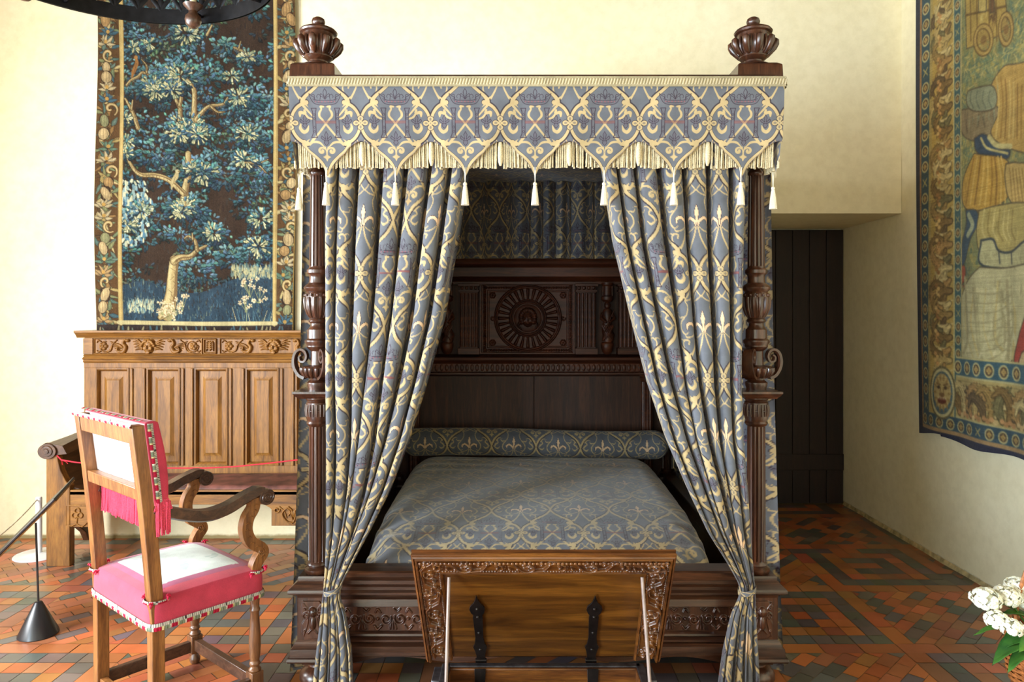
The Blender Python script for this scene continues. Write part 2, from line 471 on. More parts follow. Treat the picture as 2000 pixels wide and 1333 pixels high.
    # cream inner ornament
    both([(43, -34), (25, -13)], [5, 2.5]); both(bez((50, -13), (49, -20), (42, -19), (34, -11), (26, -8)), [3, 7, 5, 4, 3])
    both(bez((42, -20), (41, -25), (39, -20)), [1, 4, 4])
    both(bez((49, 2), (50, 10), (44, 17), (37, 14), (34, 5)), [2.5, 6, 7, 6, 1.5]); both([(42, 16), (43, 21)], [4, .5])
    both(bez((4, -32), (9, -32), (8, -27), (12, -20), (12, -13), (6, -6), (-8, 12), (-26, 34)), [3.5, 4.5, 3, 4.5, 4.5, 3.6, 4, 3.4])
    both(bez((33, 42), (26, 37), (14, 38), (5, 46)), [4, 4, 4.5, 2]); both([(26, 30), (32, 40)], [2, 4])
    both(spiral(9.5, 54, 7.0, 1.5, -2.6, 3.6), [2.4, 4.6, 5.2, 5]); both(bez((3, 47), (1, 54), (1, 60)), [3, 2, 1])
    c.fill([(0, 58), (2.6, 63), (8, 66), (2.6, 69), (0, 75), (-2.6, 69), (-8, 66), (-2.6, 63)], CREAM)
    # fine purple drawing: crown, letter H, little lilies
    def ln(pts, w=.95, col=PUR, m=True):
        for sx in ((1, -1) if m else (1,)): c.stroke([(sx*x, y) for x, y in pts], w, col)
    c.fill([(-22, -38), (-27, -46), (27, -46), (22, -38), (10, -35.5), (-10, -35.5)], (98, 96, 106), .5)
    ln(bez((0, -34.5), (14, -36), (22, -39), (27, -46), (31, -57), (26, -53), (22, -51), (20, -46)), 1.1)
    ln(bez((0, -39), (13, -40), (21, -43.5))); ln(bez((0, -43.5), (13, -44), (24, -47)))
    for x in (0, 6, 12, 18): ln([(x, -41.6), (x+.6, -41.6)], 1.9, (150, 90, 100))
    ln(bez((10, -45), (9, -53), (13, -56), (16, -52), (15, -49))); ln(bez((20, -48), (21, -55), (26, -56)))
    ln(bez((0, -46), (5, -51), (9, -53), (8, -57), (4, -54), (1.5, -50))); ln(bez((0, -67), (3.4, -60), (1.4, -52), (0, -47)), 1.1)
    for sx in (1,):
        col_ = [(18, -29), (28, -29), (26.5, -25.5), (25.6, -22), (25.6, 20), (27, 24), (29, 28), (17, 28), (18.6, 24), (19.6, 20), (19.6, -22), (18.6, -25.5), (18, -29)]
        for q in (1, -1): c.fill([(q*x, y) for x, y in col_], (100, 99, 108), .4)
        ln(col_, 1.4)
        for y in (-17, -9, 8, 16): ln(bez((22.6, y-2.6), (21, y), (22.6, y+2.6), (24.2, y), (22.6, y-2.6)), .7)
    ln([(0, -4.2), (19, -4.2)], 1.2, (120, 74, 84)); ln([(0, .2), (19, .2)], 1.2, (120, 74, 84)); ln([(0, -2), (19, -2)], 1.6, PK)
    def lily(x0, y0, s=1.0):
        body = [(0, -13), (3.2, -7), (1.6, 0), (1.6, 1.5), (5, -2), (8, -5), (10, -1), (7.5, 1.5), (3, 3.5), (3, 5), (4.5, 8), (1.6, 12), (0, 13)]
        for q in (1, -1):
            P_ = [(x0+q*x*s, y0+y*s) for x, y in body]
            c.fill(P_+[(x0, y0)], (94, 90, 102), .6); c.stroke(P_, .95, PUR)
        c.stroke([(x0-4*s, y0+4*s), (x0+4*s, y0+4*s)], .9, PUR)
    lily(41, -3); lily(-41, -3); lily(0, 30, 1.05)
    return c
DAM = make_damask()
DAM_LIN = lin(DAM.C)
def damask(u, v):
    """u, v in metres on the cloth -> linear colour"""
    return DAM.sample(u/UNIT+68*0, v/UNIT, DAM_LIN, wrap=True) if False else _dam(u, v)
def _dam(u, v):
    uu = np.mod(u/UNIT+68, UW)-68; vv = np.mod(v/UNIT+103, UH)-103
    return DAM.sample(uu, vv, DAM_LIN)

M['damask'] = painted('printed_damask', .8, 1400, .10, .25, .1)
M['glazed'] = painted('glazed_coverlet_cotton', .40, 1400, .08, .5, .05)
M['glazed'].node_tree.nodes['Principled BSDF'].inputs['Specular IOR Level'].default_value = .6
M['tapestry'] = painted('woven_tapestry', .95, 700, .3, .1, .5)
M['braid'] = painted('cream_braid', .85, 900, .2, 0, .4)
M['velvet'] = painted('pink_velvet', .8, 500, .12, .25, .2)

# ------------------------------------------------------------------ the room
WB, WR, WL, WK, CE, DOOR = 5.27, 2.81, -4.35, -3.65, 4.3, 6.2
def struct(mb, name, mat, label, cat, **k):
    o = mb.build(name, mat, None, **k); tag(o, label, cat, kind='structure'); return o
SOF = 2.39
mb = MB()
mb.box(WL-.3, 1.75, WB, WB+.3, -.02, CE); mb.box(1.75, WR, WB, DOOR, SOF, CE); mb.box(1.55, 1.75, WB+.3, DOOR, -.02, SOF)
mb.box(1.55, WR+.1, DOOR+.06, DOOR+.3, -.02, CE); mb.box(1.3, WR-.004, WB-.006, WB, SOF, 2.81)
struct(mb, 'wall_back', M['wall'], 'cream plastered back wall with a deep door recess on the right', 'wall', smooth=False)
struct(MB().box(WR, WR+.3, WK, DOOR+.3, -.02, CE), 'wall_right', M['wall'], 'cream plastered side wall the figure tapestry hangs on', 'wall', smooth=False)
def holed(mb, axis, c0, c1, a0, a1, z1, holes):
    """wall slab with rectangular holes (a0,a1,z0,z1)"""
    B = (lambda a, b, z0, z: mb.box(c0, c1, a, b, z0, z)) if axis == 'x' else (lambda a, b, z0, z: mb.box(a, b, c0, c1, z0, z))
    cur = a0
    for h in sorted(holes):
        B(cur, h[0], -.02, z1); B(h[0], h[1], -.02, h[2]); B(h[0], h[1], h[3], z1); cur = h[1]
    B(cur, a1, -.02, z1)
H1, H2, H3 = (1.0, 3.1, .9, 3.4), (-3.2, -.7, .12, 2.08), (-1.9, .7, .9, 3.4)
mb = MB(); holed(mb, 'x', WL-.3, WL, WK-.3, WB, CE, [H1, H2])
struct(mb, 'wall_left', M['wall'], 'cream plastered wall with two tall windows', 'wall', smooth=False)
mb = MB(); holed(mb, 'y', WK-.3, WK, WL, WR, CE, [H3])
struct(mb, 'wall_rear', M['wall'], 'cream plastered wall behind the viewer with one wide added window', 'wall', smooth=False)
mb = MB().box(WL-.3, WR+.3, WK-.3, DOOR+.3, CE, CE+.2)
struct(mb, 'ceiling', M['ceiling'], 'brown boarded ceiling', 'ceiling', smooth=False)
M['frame_white'] = plain('window_paint', (220, 214, 200), .5)
glass = NT('window_glass'); glass.b.inputs['Transmission Weight'].default_value = 1; glass.rough(.02); glass.b.inputs['IOR'].default_value = 1.02
def window(i, axis, c, h, label):
    a0, a1, z0, z1 = h; mb = MB()
    def B(a, b, p, q, d0=0, d1=.06):
        if axis == 'x': mb.box(c+d0, c+d1, a, b, p, q)
        else: mb.box(a, b, c+d0, c+d1, p, q)
    B(a0, a0+.07, z0, z1); B(a1-.07, a1, z0, z1); B(a0, a1, z0, z0+.07); B(a0, a1, z1-.07, z1)
    B((a0+a1)/2-.035, (a0+a1)/2+.035, z0, z1); zm = z0+(z1-z0)*.6; B(a0, a1, zm-.035, zm+.035)
    for k in (1, 3):
        x = a0+(a1-a0)*k/4; B(x-.012, x+.012, z0, z1, .015, .045)
    for z in (z0+(z1-z0)*.2, z0+(z1-z0)*.4, z0+(z1-z0)*.8): B(a0, a1, z-.012, z+.012, .015, .045)
    struct(mb, 'window_%d' % i, M['frame_white'], label, 'window', smooth=False)
window(1, 'x', WL-.26, H1, 'tall mullioned window in the left wall nearest the armchair')
window(2, 'x', WL-.26, H2, 'tall mullioned window in the left wall behind the viewer')
window(3, 'y', WK-.26, H3, 'unseen wide mullioned window added behind the viewer for the fill light')  # made-up opening that goes with the fill lamp

# door in the recess
dx0, dx1 = 1.78, WR-.005
mb = MB()
n = 7
for k in range(n):
    a = dx0+(dx1-dx0)*k/n; b = dx0+(dx1-dx0)*(k+1)/n
    mb.box(a+.0015, b-.0015, DOOR, DOOR+.045, .012, SOF-.01)
d = struct(mb, 'door_1', M['door_wood'], 'dark brown plank door standing deep in the recess right of the bed', 'door', smooth=False, bevel=.004)
mb = MB()
mb.box(dx0, dx1, DOOR-.008, DOOR, .30, .44)
mb.build('ledge', M['door_wood'], d, bevel=.003)

# ------------------------------------------------------------------ floor: squares of seven by seven tiles beside fields of tiles laid cornerwise
def clip(poly, x0, x1, y0, y1):
    for ax, lim, sg in ((0, x0, 1), (0, x1, -1), (1, y0, 1), (1, y1, -1)):
        out = []; m = len(poly)
        for i in range(m):
            p, q = poly[i], poly[(i+1) % m]; a, b = sg*(p[ax]-lim), sg*(q[ax]-lim)
            if a >= 0: out.append(p)
            if a*b < 0:
                t = a/(a-b); out.append((p[0]+(q[0]-p[0])*t, p[1]+(q[1]-p[1])*t))
        poly = out
        if len(poly) < 3: return []
    return poly
def parea(p): return abs(sum(p[i][0]*p[(i+1) % len(p)][1]-p[(i+1) % len(p)][0]*p[i][1] for i in range(len(p))))/2
PT = .775; T = PT/8; FX0, FX1, FY0, FY1 = WL, WR, WK, DOOR
fv, ff, fc, gcol = [], [], [], []
rt = random.Random(3)
def tile(poly, dark):
    poly = clip(poly, FX0, FX1, FY0, FY1)
    if not poly or parea(poly) < 2e-4: return
    cx = sum(p[0] for p in poly)/len(poly); cy = sum(p[1] for p in poly)/len(poly)
    k = 1-.0032/max(.02, math.sqrt(parea(poly)))
    b = len(fv); z = rt.uniform(0, .0009); tx, ty = rt.uniform(-.006, .006), rt.uniform(-.006, .006)
    for p in poly:
        x, y = cx+(p[0]-cx)*k, cy+(p[1]-cy)*k; fv.append((x, y, z+(x-cx)*tx+(y-cy)*ty))
    ff.append(tuple(range(b, b+len(poly))))
    if dark == 2: c = (118, 70, 52)
    elif dark: u_ = rt.uniform(-9, 12); c = (102+u_, 97+u_, 91+u_)
    else:
        g = rt.random(); c = (170+22*g, 99+18*g, 56+14*g)
        if rt.random() < .2: c = (158, 94, 66)
        if rt.random() < .15: c = (178, 116, 74)
    c = tuple(v*rt.uniform(.9, 1.07) for v in c)
    fc.append(c)
ox, oy = 1.878, 4.26
i0, i1 = math.floor((FX0-ox)/PT), math.ceil((FX1-ox)/PT); j0, j1 = math.floor((FY0-oy)/PT), math.ceil((FY1-oy)/PT)
for i in range(i0, i1):
    for j in range(j0, j1):
        x0, y0 = ox+i*PT, oy+j*PT
        for k in range(4):   # border strips of long tiles
            a = x0+k*2*T; tile([(a, y0), (a+2*T, y0), (a+2*T, y0+T), (a, y0+T)], rt.random() < .06)
            if k or True:
                a0 = y0+T+(k*2*T if k < 3 else 6*T); a1 = min(a0+2*T, y0+8*T)
                tile([(x0, a0), (x0+T, a0), (x0+T, a1), (x0, a1)], rt.random() < .06)
        bx, by = x0+T, y0+T
        if (i+j) % 2 == 0:
            for a in range(7):
                for b in range(7):
                    r = min(a, b, 6-a, 6-b)
                    tile([(bx+a*T, by+b*T), (bx+a*T+T, by+b*T), (bx+a*T+T, by+b*T+T), (bx+a*T, by+b*T+T)], 1 if r in (0, 2) and rt.random() > .04 else 0)
        else:
            L, Wd = T*1.42, T*.74; c45 = math.sqrt(.5); mx, my = bx+3.5*T, by+3.5*T
            for a in range(-6, 7):
                for b in range(-9, 10):
                    u0, w0 = (a+(.5 if b % 2 else 0))*L, b*Wd
                    q = [(mx+(u*c45-w*c45), my+(u*c45+w*c45)) for u, w in ((u0, w0), (u0+L, w0), (u0+L, w0+Wd), (u0, w0+Wd))]
                    q = clip(q, bx, bx+7*T, by, by+7*T)
                    if q: tile(q, rt.random() < .3)
mb = MB(); mb.v = fv; mb.f = ff
mb.v += [(FX0, FY0, -.0025), (FX1, FY0, -.0025), (FX1, FY1, -.0025), (FX0, FY1, -.0025)]; mb.f.append(tuple(range(len(mb.v)-4, len(mb.v))))
mb.box(FX0-.3, FX1+.3, FY0-.3, FY1+.3, -.2, -.004)
t = NT('terracotta_tiles'); a_ = t.add('VertexColor'); a_.layer_name = 'Col'
v_ = t.coord(); n_ = t.noise(v_, 11, 3, .5); n2_ = t.noise(v_, 3, 4)
c_ = t.mix(a_.outputs[0], t.ramp(n2_, [(.35, (222, 218, 214)), (.65, (255, 255, 255))]), 1.0)
t.link(c_, t.b.inputs['Base Color'])
mr = t.add('MapRange'); t.link(n_, mr.inputs[0]); mr.inputs[1].default_value = .3; mr.inputs[2].default_value = .7; mr.inputs[3].default_value = .22; mr.inputs[4].default_value = .42
t.rough(.32)
M['tiles'] = t.m
me = bpy.data.meshes.new('floor'); me.from_pydata(mb.v, [], mb.f)
import bmesh
bm = bmesh.new(); bm.from_mesh(me); bm.faces.ensure_lookup_table()
for f in bm.faces[:len(fc)+1]:
    if f.normal.z < 0: f.normal_flip()
bm.to_mesh(me); bm.free()
ca = me.color_attributes.new('Col', 'FLOAT_COLOR', 'CORNER')
arr = []
for k, p in enumerate(me.polygons):
    c = lin(fc[k]) if k < len(fc) else lin((134, 112, 86))
    arr += [c[0], c[1], c[2], 1.0]*p.loop_total
ca.data.foreach_set('color', np.array(arr, np.float32)); me.materials.append(M['tiles'])
fl = bpy.data.objects.new('floor', me); COL.objects.link(fl); tag(fl, 'terracotta and slate tiled floor with squares inside squares', 'floor', kind='structure')
# rough plaster edge along the foot of the right wall
mb = MB(); pts = []
for k in range(60):
    y = -1+7.2*k/59; w = .010+.005*math.sin(k*1.3)*math.sin(k*.37); pts.append((y, w))
mb.rings([[(WR, y, 0), (WR-w, y, 0), (WR-w*.6, y, .012), (WR, y, .03)] for y, w in pts])
struct(mb, 'trim_1', plain('old_plaster_edge', (190, 170, 124), .9, 0, 0, .2, 20, .4), 'rough yellowed plaster edge at the foot of the right wall', 'wall edge')
# ------------------------------------------------------------------ the four-poster bed
PY = 3.2; PXL, PXR = X(621, PY), X(1477, PY); BC = (PXL+PXR)/2; S = PY/FOC
bed = empty('four_poster_bed', (BC, 4.15, 0), 'carved dark walnut four-poster bed with a scalloped grey and gold valance', 'bed')
def zz(py, D=PY): return Z(py, D)
def relief_mesh(name, cv, fn, mat, parent, step=1, mtx=None, colors=False):
    ys, xs = np.mgrid[0:cv.h:step, 0:cv.w:step]
    x = xs/cv.res+cv.x0; y = ys/cv.res+cv.y0; h = cv.H[ys, xs]
    P = fn(x, y, h)
    if mtx is not None:
        A = np.array(mtx)[:3]; P = P @ A[:, :3].T+A[:, 3]
    return grid_mesh(name, P, mat, parent, None)

def flute(nf, depth):
    return lambda a, r, z, f: r*(1-depth*max(0.0, math.cos(nf*a))**.6) if f == 1 else (r*(1+.09*abs(math.cos(nf*a*.5))-.05) if f == 2 else r)
def post_profile():
    p = [(r*S, zz(y)) for r, y in ()]
    L = [(22, 1117, 0), (25, 1113, 0), (25, 1108, 0), (19, 1104, 0), (21, 1100, 0), (20, 1097, 0), (17.5, 1094, 0), (17.5, 1092, 1), (17.5, 960, 1), (17, 834, 1), (17, 832, 0),
         (20, 830, 0), (22, 826, 0), (20, 822, 0), (22.5, 815, 0), (22.5, 786, 0), (20, 783, 0), (24, 778, 0), (24, 774, 0)]
    U = [(19, 762, 0), (19, 758, 0), (21, 752, 0), (21, 747, 0), (15, 742, 0), (16, 738, 0), (24, 735, 2), (29, 727, 2), (31, 719, 2), (30, 716, 0), (26, 715, 0), (14, 713, 0), (13, 700, 0), (13, 686, 0), (18, 682, 0),
         (22, 677, 0), (22, 673, 0), (25, 669, 0), (25, 665, 0), (20, 661, 0), (20, 644, 0), (17, 641, 0), (14, 636, 0), (14, 632, 0), (18, 628, 0), (17, 624, 0), (15, 622, 0), (18, 616, 2), (22, 604, 2), (23.5, 590, 2), (23.5, 574, 0),
         (21, 571, 0), (26, 566, 0), (27, 562, 0), (24, 558, 0), (17, 553, 0), (16, 544, 0), (17, 538, 0), (21, 534, 0), (21, 528, 0), (17, 524, 0), (16.5, 521, 0), (16.5, 519, 1), (15.5, 430, 1), (14.2, 346, 1), (14, 344, 0), (16, 341, 0), (16, 337, 0), (13, 333, 0), (13, 215, 0)]
    return [(r*S, zz(y), f) for r, y, f in L], [(r*S, zz(y), f) for r, y, f in U]
def make_post(cx, cy, side):
    lo, up = post_profile(); m = lambda a, r, z, f: flute(14, .17)(a, r, z, f) if f == 1 else r*(1.0+.07*abs(math.cos(9*a)))-.0
    mb = MB().lathe(cx, cy, lo, 112, m).lathe(cx, cy, up, 112, m)
    mb.square(cx, cy, [(30*S, zz(776)), (32*S, zz(773)), (35*S, zz(771)), (37*S, zz(767)), (38.5*S, zz(766)), (38.5*S, zz(762)), (24*S, zz(760.5))])
    post = mb.build('bedpost', M['bed_wood'], bed)
    # pierced collar and carved cup details
    mb = MB()
    for k in range(10):
        a = 2*PI*k/10
        for y0, y1 in ((786, 814),):
            r = 22.5*S; w = .16
            for q in (-1, 1):
                b = a+q*w
                mb.tube([(cx+r*math.cos(b), cy+r*math.sin(b), zz(812)), (cx+(r+.003)*math.cos(b), cy+(r+.003)*math.sin(b), zz(800)), (cx+r*math.cos(b), cy+r*math.sin(b), zz(789))], .0045, 6)
            mb.tube([(cx+r*math.cos(a-w), cy+r*math.sin(a-w), zz(801)), (cx+r*math.cos(a+w), cy+r*math.sin(a+w), zz(801))], .004, 6)
    mb.build('pierced_collar', M['bed_wood'], post); mb = MB()
    for k in range(12):
        a = 2*PI*k/12; pts = []; rad = []
        for y, r, w in ((620, 15.5, 2), (612, 19.5, 3.4), (600, 22.8, 4.4), (588, 24, 4.6), (581, 24, 3.6)):
            pts.append((cx+r*S*math.cos(a), cy+r*S*math.sin(a), zz(y))); rad.append(w*S)
        mb.tube(pts, rad, 8)
        a += PI/12; mb.ball((cx+23.8*S*math.cos(a), cy+23.8*S*math.sin(a), zz(577)), 3*S, 8, 6)
    mb.build('carved_cup', M['bed_wood'], post); mb = MB()
    for k in range(18):
        a = 2*PI*k/18; pts = []; rad = []
        for y, r, w in ((737, 22, 2), (731, 27.5, 3.6), (723, 30.5, 4.6), (718, 31, 4)):
            pts.append((cx+r*S*math.cos(a), cy+r*S*math.sin(a), zz(y))); rad.append(w*S)
        mb.tube(pts, rad, 8)
    mb.build('gadrooned_bowl', M['bed_wood'], post)
    # volutes
    for ang in ((0, -128, 118) if side > 0 else (180, -52, 62)):
        a = math.radians(ang); e = Vector((math.cos(a), math.sin(a), 0)); sd = Vector((-math.sin(a), math.cos(a), 0))
        P2 = bez((24, 737), (34, 732), (42, 720), (45, 706), (42, 691), (34, 684), (26, 687), (22.5, 696), (26, 705), (33, 705), (35, 698), (31, 694), n=8)
        pts = [Vector((cx, cy, 0))+e*(r*S)+Vector((0, 0, zz(y))) for r, y in P2]; N = len(pts)
        def shp(t): 
            w = (7.0-3.4*t)*S; h = 4.4*S*(1-.5*t); return [(-w*1.6, -h), (w*1.6, -h), (w*1.6, h*.3), (w*.9, h), (w*.3, h*.5), (-w*.3, h*.5), (-w*.9, h), (-w*1.6, h*.3)]
        MB().sweep(pts, shp, sd).build('volute', M['bed_wood'], post)
    # pedestal with carved face, base mouldings
    mb = MB().square(cx, cy, [(22*S, zz(1116)-.001), (29*S, zz(1116)), (30*S, zz(1119)), (30*S, zz(1125)), (34*S, zz(1128)), (43*S, zz(1136)), (45*S, zz(1139)), (45*S, zz(1144)), (39*S, zz(1148)), (33*S, zz(1150)), (31*S, zz(1154)), (31*S, zz(1236)),
                                       (35*S, zz(1241)), (38*S, zz(1249)), (41*S, zz(1251)), (42*S, zz(1262)), (42*S, zz(1266)), (46*S, zz(1267)), (47*S, zz(1272)), (45*S, zz(1275)), (22*S, zz(1276))][::-1])
    mb.square(cx, cy, [(15*S, zz(1290)), (24*S, zz(1288)), (26*S, zz(1276)), (20*S, zz(1275.5))])
    ped = mb.build('pedestal', M['bed_wood_x'], post)
    cv = Canvas(-29, 29, 1156, 1236, 2.0)
    cv.plate([(-20, 1162), (12, 1162), (22, 1172), (22, 1188), (16, 1196), (22, 1206), (22, 1222), (8, 1234), (-10, 1234), (-22, 1222), (-22, 1206), (-16, 1196), (-22, 1188), (-22, 1172)], 3)
    for q in (-1, 1):
        cv.ridge([(q*x, y) for x, y in spiral(13, 1190, 7, 2, -2, 4)], 3.2, 6); cv.ridge([(q*x, y) for x, y in bez((18, 1165), (9, 1180), (10, 1205), (18, 1228))], 3, 5)
        cv.dome(q*15, 1176, 2.4, 2.4, 4, 3); cv.dome(q*15, 1218, 2.4, 2.4, 4, 3)
    cv.dome(0, 1182, 8, 10, 9, 2); cv.dome(0, 1203, 6, 15, 7, 2); cv.ridge([(-9, 1222), (0, 1212), (9, 1222)], 5, 6); cv.dome(-3, 1180, 1.6, 1.6, 2, 9); cv.dome(3, 1180, 1.6, 1.6, 2, 9); cv.blur(1)
    relief_mesh('carved_panel', cv, lambda x, y, h: np.stack([cx+x*S, cy-31*S-.0006-h*S, EYE-(y-VY)*S], -1), M['bed_wood'], ped)
    # turned foot
    MB().lathe(cx, cy, [(20*S, .0), (30*S, .012), (35*S, .035), (34*S, .06), (26*S, .082), (18*S, .09), (17*S, .105), (24*S, zz(1289))], 48, None).build('bun_foot', M['bed_wood'], post)
    return post
def finial(cx, cy, post):
    mb = MB()
    mb.square(cx, cy, [(43*S, zz(165)), (42*S, zz(141)), (41*S, zz(139)), (34*S, zz(134))])
    mb.lathe(cx, cy, [(36*S, zz(134)), (33*S, zz(131)), (27*S, zz(128.5)), (22*S, zz(126)), (18*S, zz(124)), (18*S, zz(121)), (23*S, zz(118)), (27*S, zz(114.5)), (27*S, zz(112.5)), (24*S, zz(111)), (25*S, zz(109)), (31*S, zz(100)), (33*S, zz(90)), (32*S, zz(80)), (30*S, zz(72)),
                       (30*S, zz(69)), (35*S, zz(67)), (36.5*S, zz(64)), (34*S, zz(60.5)), (26*S, zz(56.5)), (15*S, zz(53.5)), (10*S, zz(52)), (9.5*S, zz(50)), (12*S, zz(47.5)), (13*S, zz(43)), (11.5*S, zz(38)), (7*S, zz(35)), (1*S, zz(34))], 48)
    for k in range(10):
        a = 2*PI*k/10+.31; pts = []; rad = []
        for y, r, w in ((111, 25, 2.5), (106, 31, 5), (98, 37, 6.8), (90, 40.5, 7.6), (84, 41, 6.8), (80, 39, 3.5)):
            pts.append((cx+r*S*math.cos(a), cy+r*S*math.sin(a), zz(y))); rad.append(w*S)
        mb.tube(pts, rad, 12)
        for d in (-.13, .13):
            b = a+PI/10+d
            mb.tube([(cx+r*S*math.cos(b), cy+r*S*math.sin(b), zz(y)) for y, r in ((108, 27), (98, 33), (86, 35), (78, 33.5))], [1.6*S, 3*S, 3.4*S, 2.4*S], 8)
    return mb.build('finial', M['bed_wood'], post)
posts = [make_post(PXL, PY, -1), make_post(PXR, PY, 1)]
finial(X(622, PY), PY, posts[0]); finial(X(1471, PY), PY, posts[1])
RY = 5.11
for p in posts:      # the two posts at the head end
    def cp(o, par):
        c = o.copy(); COL.objects.link(c); c.parent = par; c.matrix_parent_inverse = o.matrix_parent_inverse.copy()
        for ch in o.children: cp(ch, c)
        return c
    q = cp(p, bed); q.location.y += RY-PY
# foot rail and side rails
RD = 3.13
def rz(py): return Z(py, RD)
prof = [(3.22, rz(1115)), (3.125, rz(1115)), (3.115, rz(1118)), (3.118, rz(1126)), (3.10, rz(1130)), (3.10, rz(1137)), (3.118, rz(1141)), (3.128, rz(1147)), (3.128, rz(1153)), (3.112, rz(1156)), (3.112, rz(1160)), (3.135, rz(1163)),
        (3.14, rz(1166)), (3.12, rz(1170)), (3.115, rz(1183)), (3.135, rz(1186)), (3.15, rz(1190)), (3.15, rz(1236)), (3.13, rz(1239)), (3.128, rz(1243)), (3.137, rz(1246)), (3.12, rz(1249)), (3.12, rz(1253)), (3.132, rz(1256)), (3.11, rz(1260)), (3.10, rz(1266)), (3.095, rz(1268)), (3.095, rz(1274)), (3.11, rz(1277)), (3.22, rz(1277))]
rail = MB().extrude_x(prof, PXL+.05, PXR-.05).build('foot_rail', M['bed_wood_x'], bed, angle=25)
cv = Canvas(640, 1460, 1188, 1238, 1.5)
for k in range(14):
    x = 650+k*60
    cv.ridge(spiral(x+12, 1212, 12, 3, 3.6, -3.4), [2, 4, 4, 5], 6); cv.ridge(spiral(x+44, 1213, 11, 3, -.4, 6.6), [2, 4, 4, 5], 6)
    cv.ridge(bez((x+24, 1200), (x+28, 1193), (x+34, 1200)), 3, 4); cv.ridge(bez((x+22, 1226), (x+28, 1233), (x+36, 1226)), 4, 5); cv.dome(x+28, 1212, 3.2, 3.2, 6)
    cv.ridge(bez((x, 1193), (x+6, 1198), (x+12, 1193)), 3, 4)
    for q in (-6, 0, 6): cv.ridge([(x+q-2, 1232), (x+q*.4-2, 1216)], [4, 1], 4)
cv.blur(1)
relief_mesh('carved_band', cv, lambda x, y, h: np.stack([(x-VX)*3.15/FOC, 3.149-h*.0022, EYE-(y-VY)*RD/FOC], -1), M['bed_wood'], rail)
mb = MB(); poly = [(-.93, 0)]
for k in range(41):
    u = -1+2*k/40; poly.append((u*.93, -.018-.05*max(0, (abs(u)-.25))**1.2+.02*math.cos(u*9)))
poly += [(.93, 0)]
mb.prism([(a+BC, b) for a, b in poly], lambda a, b, d: (a, d, rz(1277)+b-.0), 3.135, 3.16)
mb.build('scalloped_apron', M['bed_wood_x'], rail)
for sx, px_ in ((-1, PXL), (1, PXR)):
    o = MB().box(px_-.03, px_+.03, PY+.04, RY-.04, .16, .50).box(px_-.045, px_+.045, PY+.05, RY-.05, .45, .52).box(px_-.05, px_+.05, PY+.05, RY-.05, .15, .2)
    o.build('side_rail', M['bed_wood_x'], bed, bevel=.008)
# tester (frame and cloth ceiling)
TX0, TX1, TY0 = X(566, 2.99), X(1531, 2.99), 3.0
zt = 2.64
mb = MB(); mb.box(TX0+.02, TX1-.02, TY0+.015, TY0+.09, 2.565, zt+.02).box(TX0+.02, TX1-.02, RY-.06, RY+.02, 2.565, zt+.02).box(TX0+.02, TX0+.10, TY0+.09, RY-.06, 2.565, zt+.02).box(TX1-.10, TX1-.02, TY0+.09, RY-.06, 2.565, zt+.02)
mb.box(TX0+.03, TX1-.03, TY0+.03, RY, 2.60, 2.63)
mb.build('tester_frame', M['bed_wood_x'], bed, bevel=.006)
nx, ny = 420, 300
u = np.linspace(TX0+.1, TX1-.1, nx)[None, :].repeat(ny, 0); v = np.linspace(TY0+.09, RY-.06, ny)[:, None].repeat(nx, 1)
grid_mesh('tester_lining', np.stack([u, v, 2.572-.012*np.sin((v-3.1)*1.6)+.002*np.sin(u*40)], -1), M['damask'], bed, damask(u, v), flip=True)

# ------------------------------------------------------------------ valance
VD = 2.99; PIT = 137.0; CX0 = 1045.0
_d = np.array([0, 3, 8, 14, 24, 36, 41, 46, 54, 62, 68.5, 70]); _y = np.array([345, 339, 328, 320, 309, 299, 292, 287.5, 282, 278, 276.5, 276.5])
def arch(d): return np.interp(np.abs(d), _d, _y)
def valance(along, a0, a1, shift, fn, name, parent, nx, ny, thick=.006):
    """a: position in photo units along the cloth; fn(a, y, out) -> xyz"""
    a = np.linspace(a0, a1, nx); dd = np.mod(a-shift+PIT/2, PIT)-PIT/2; yb = arch(dd)
    t = np.linspace(0, 1, ny)[:, None]; A = a[None, :].repeat(ny, 0); Yp = 152+(yb[None, :]-152)*t
    DD = dd[None, :].repeat(ny, 0); C = _dam(DD/PIT*136*UNIT, (Yp-241)*UNIT)
    edge = (yb[None, :]-Yp); k = np.clip(1-np.abs(edge-1.2)/1.2, 0, 1)[..., None]*(t[..., None] > .3); C = C*(1-k)+lin((96, 84, 96))*k
    wav = .004*np.sin(A/31.0)+.003*np.sin(A/13.0+Yp/40)
    out = (Yp-152)/180*.012+wav*np.clip((Yp-165)/60, 0, 1)
    return grid_mesh(name, fn(A, Yp, out), M['damask'], parent, C)
def front_fn(A, Yp, out):
    k = 1-.014*np.clip((Yp-152)/180, 0, 1); px = 1048+(A-1048)*k
    return np.stack([(px-VX)*VD/FOC, VD-.0+out*0.6-.008, EYE-(Yp-VY)*VD/FOC], -1)
val = valance(None, 564, 1532, CX0, front_fn, 'valance', bed, 1500, 290)
val['label'] = 'front valance printed with crowned letters in ogee frames'
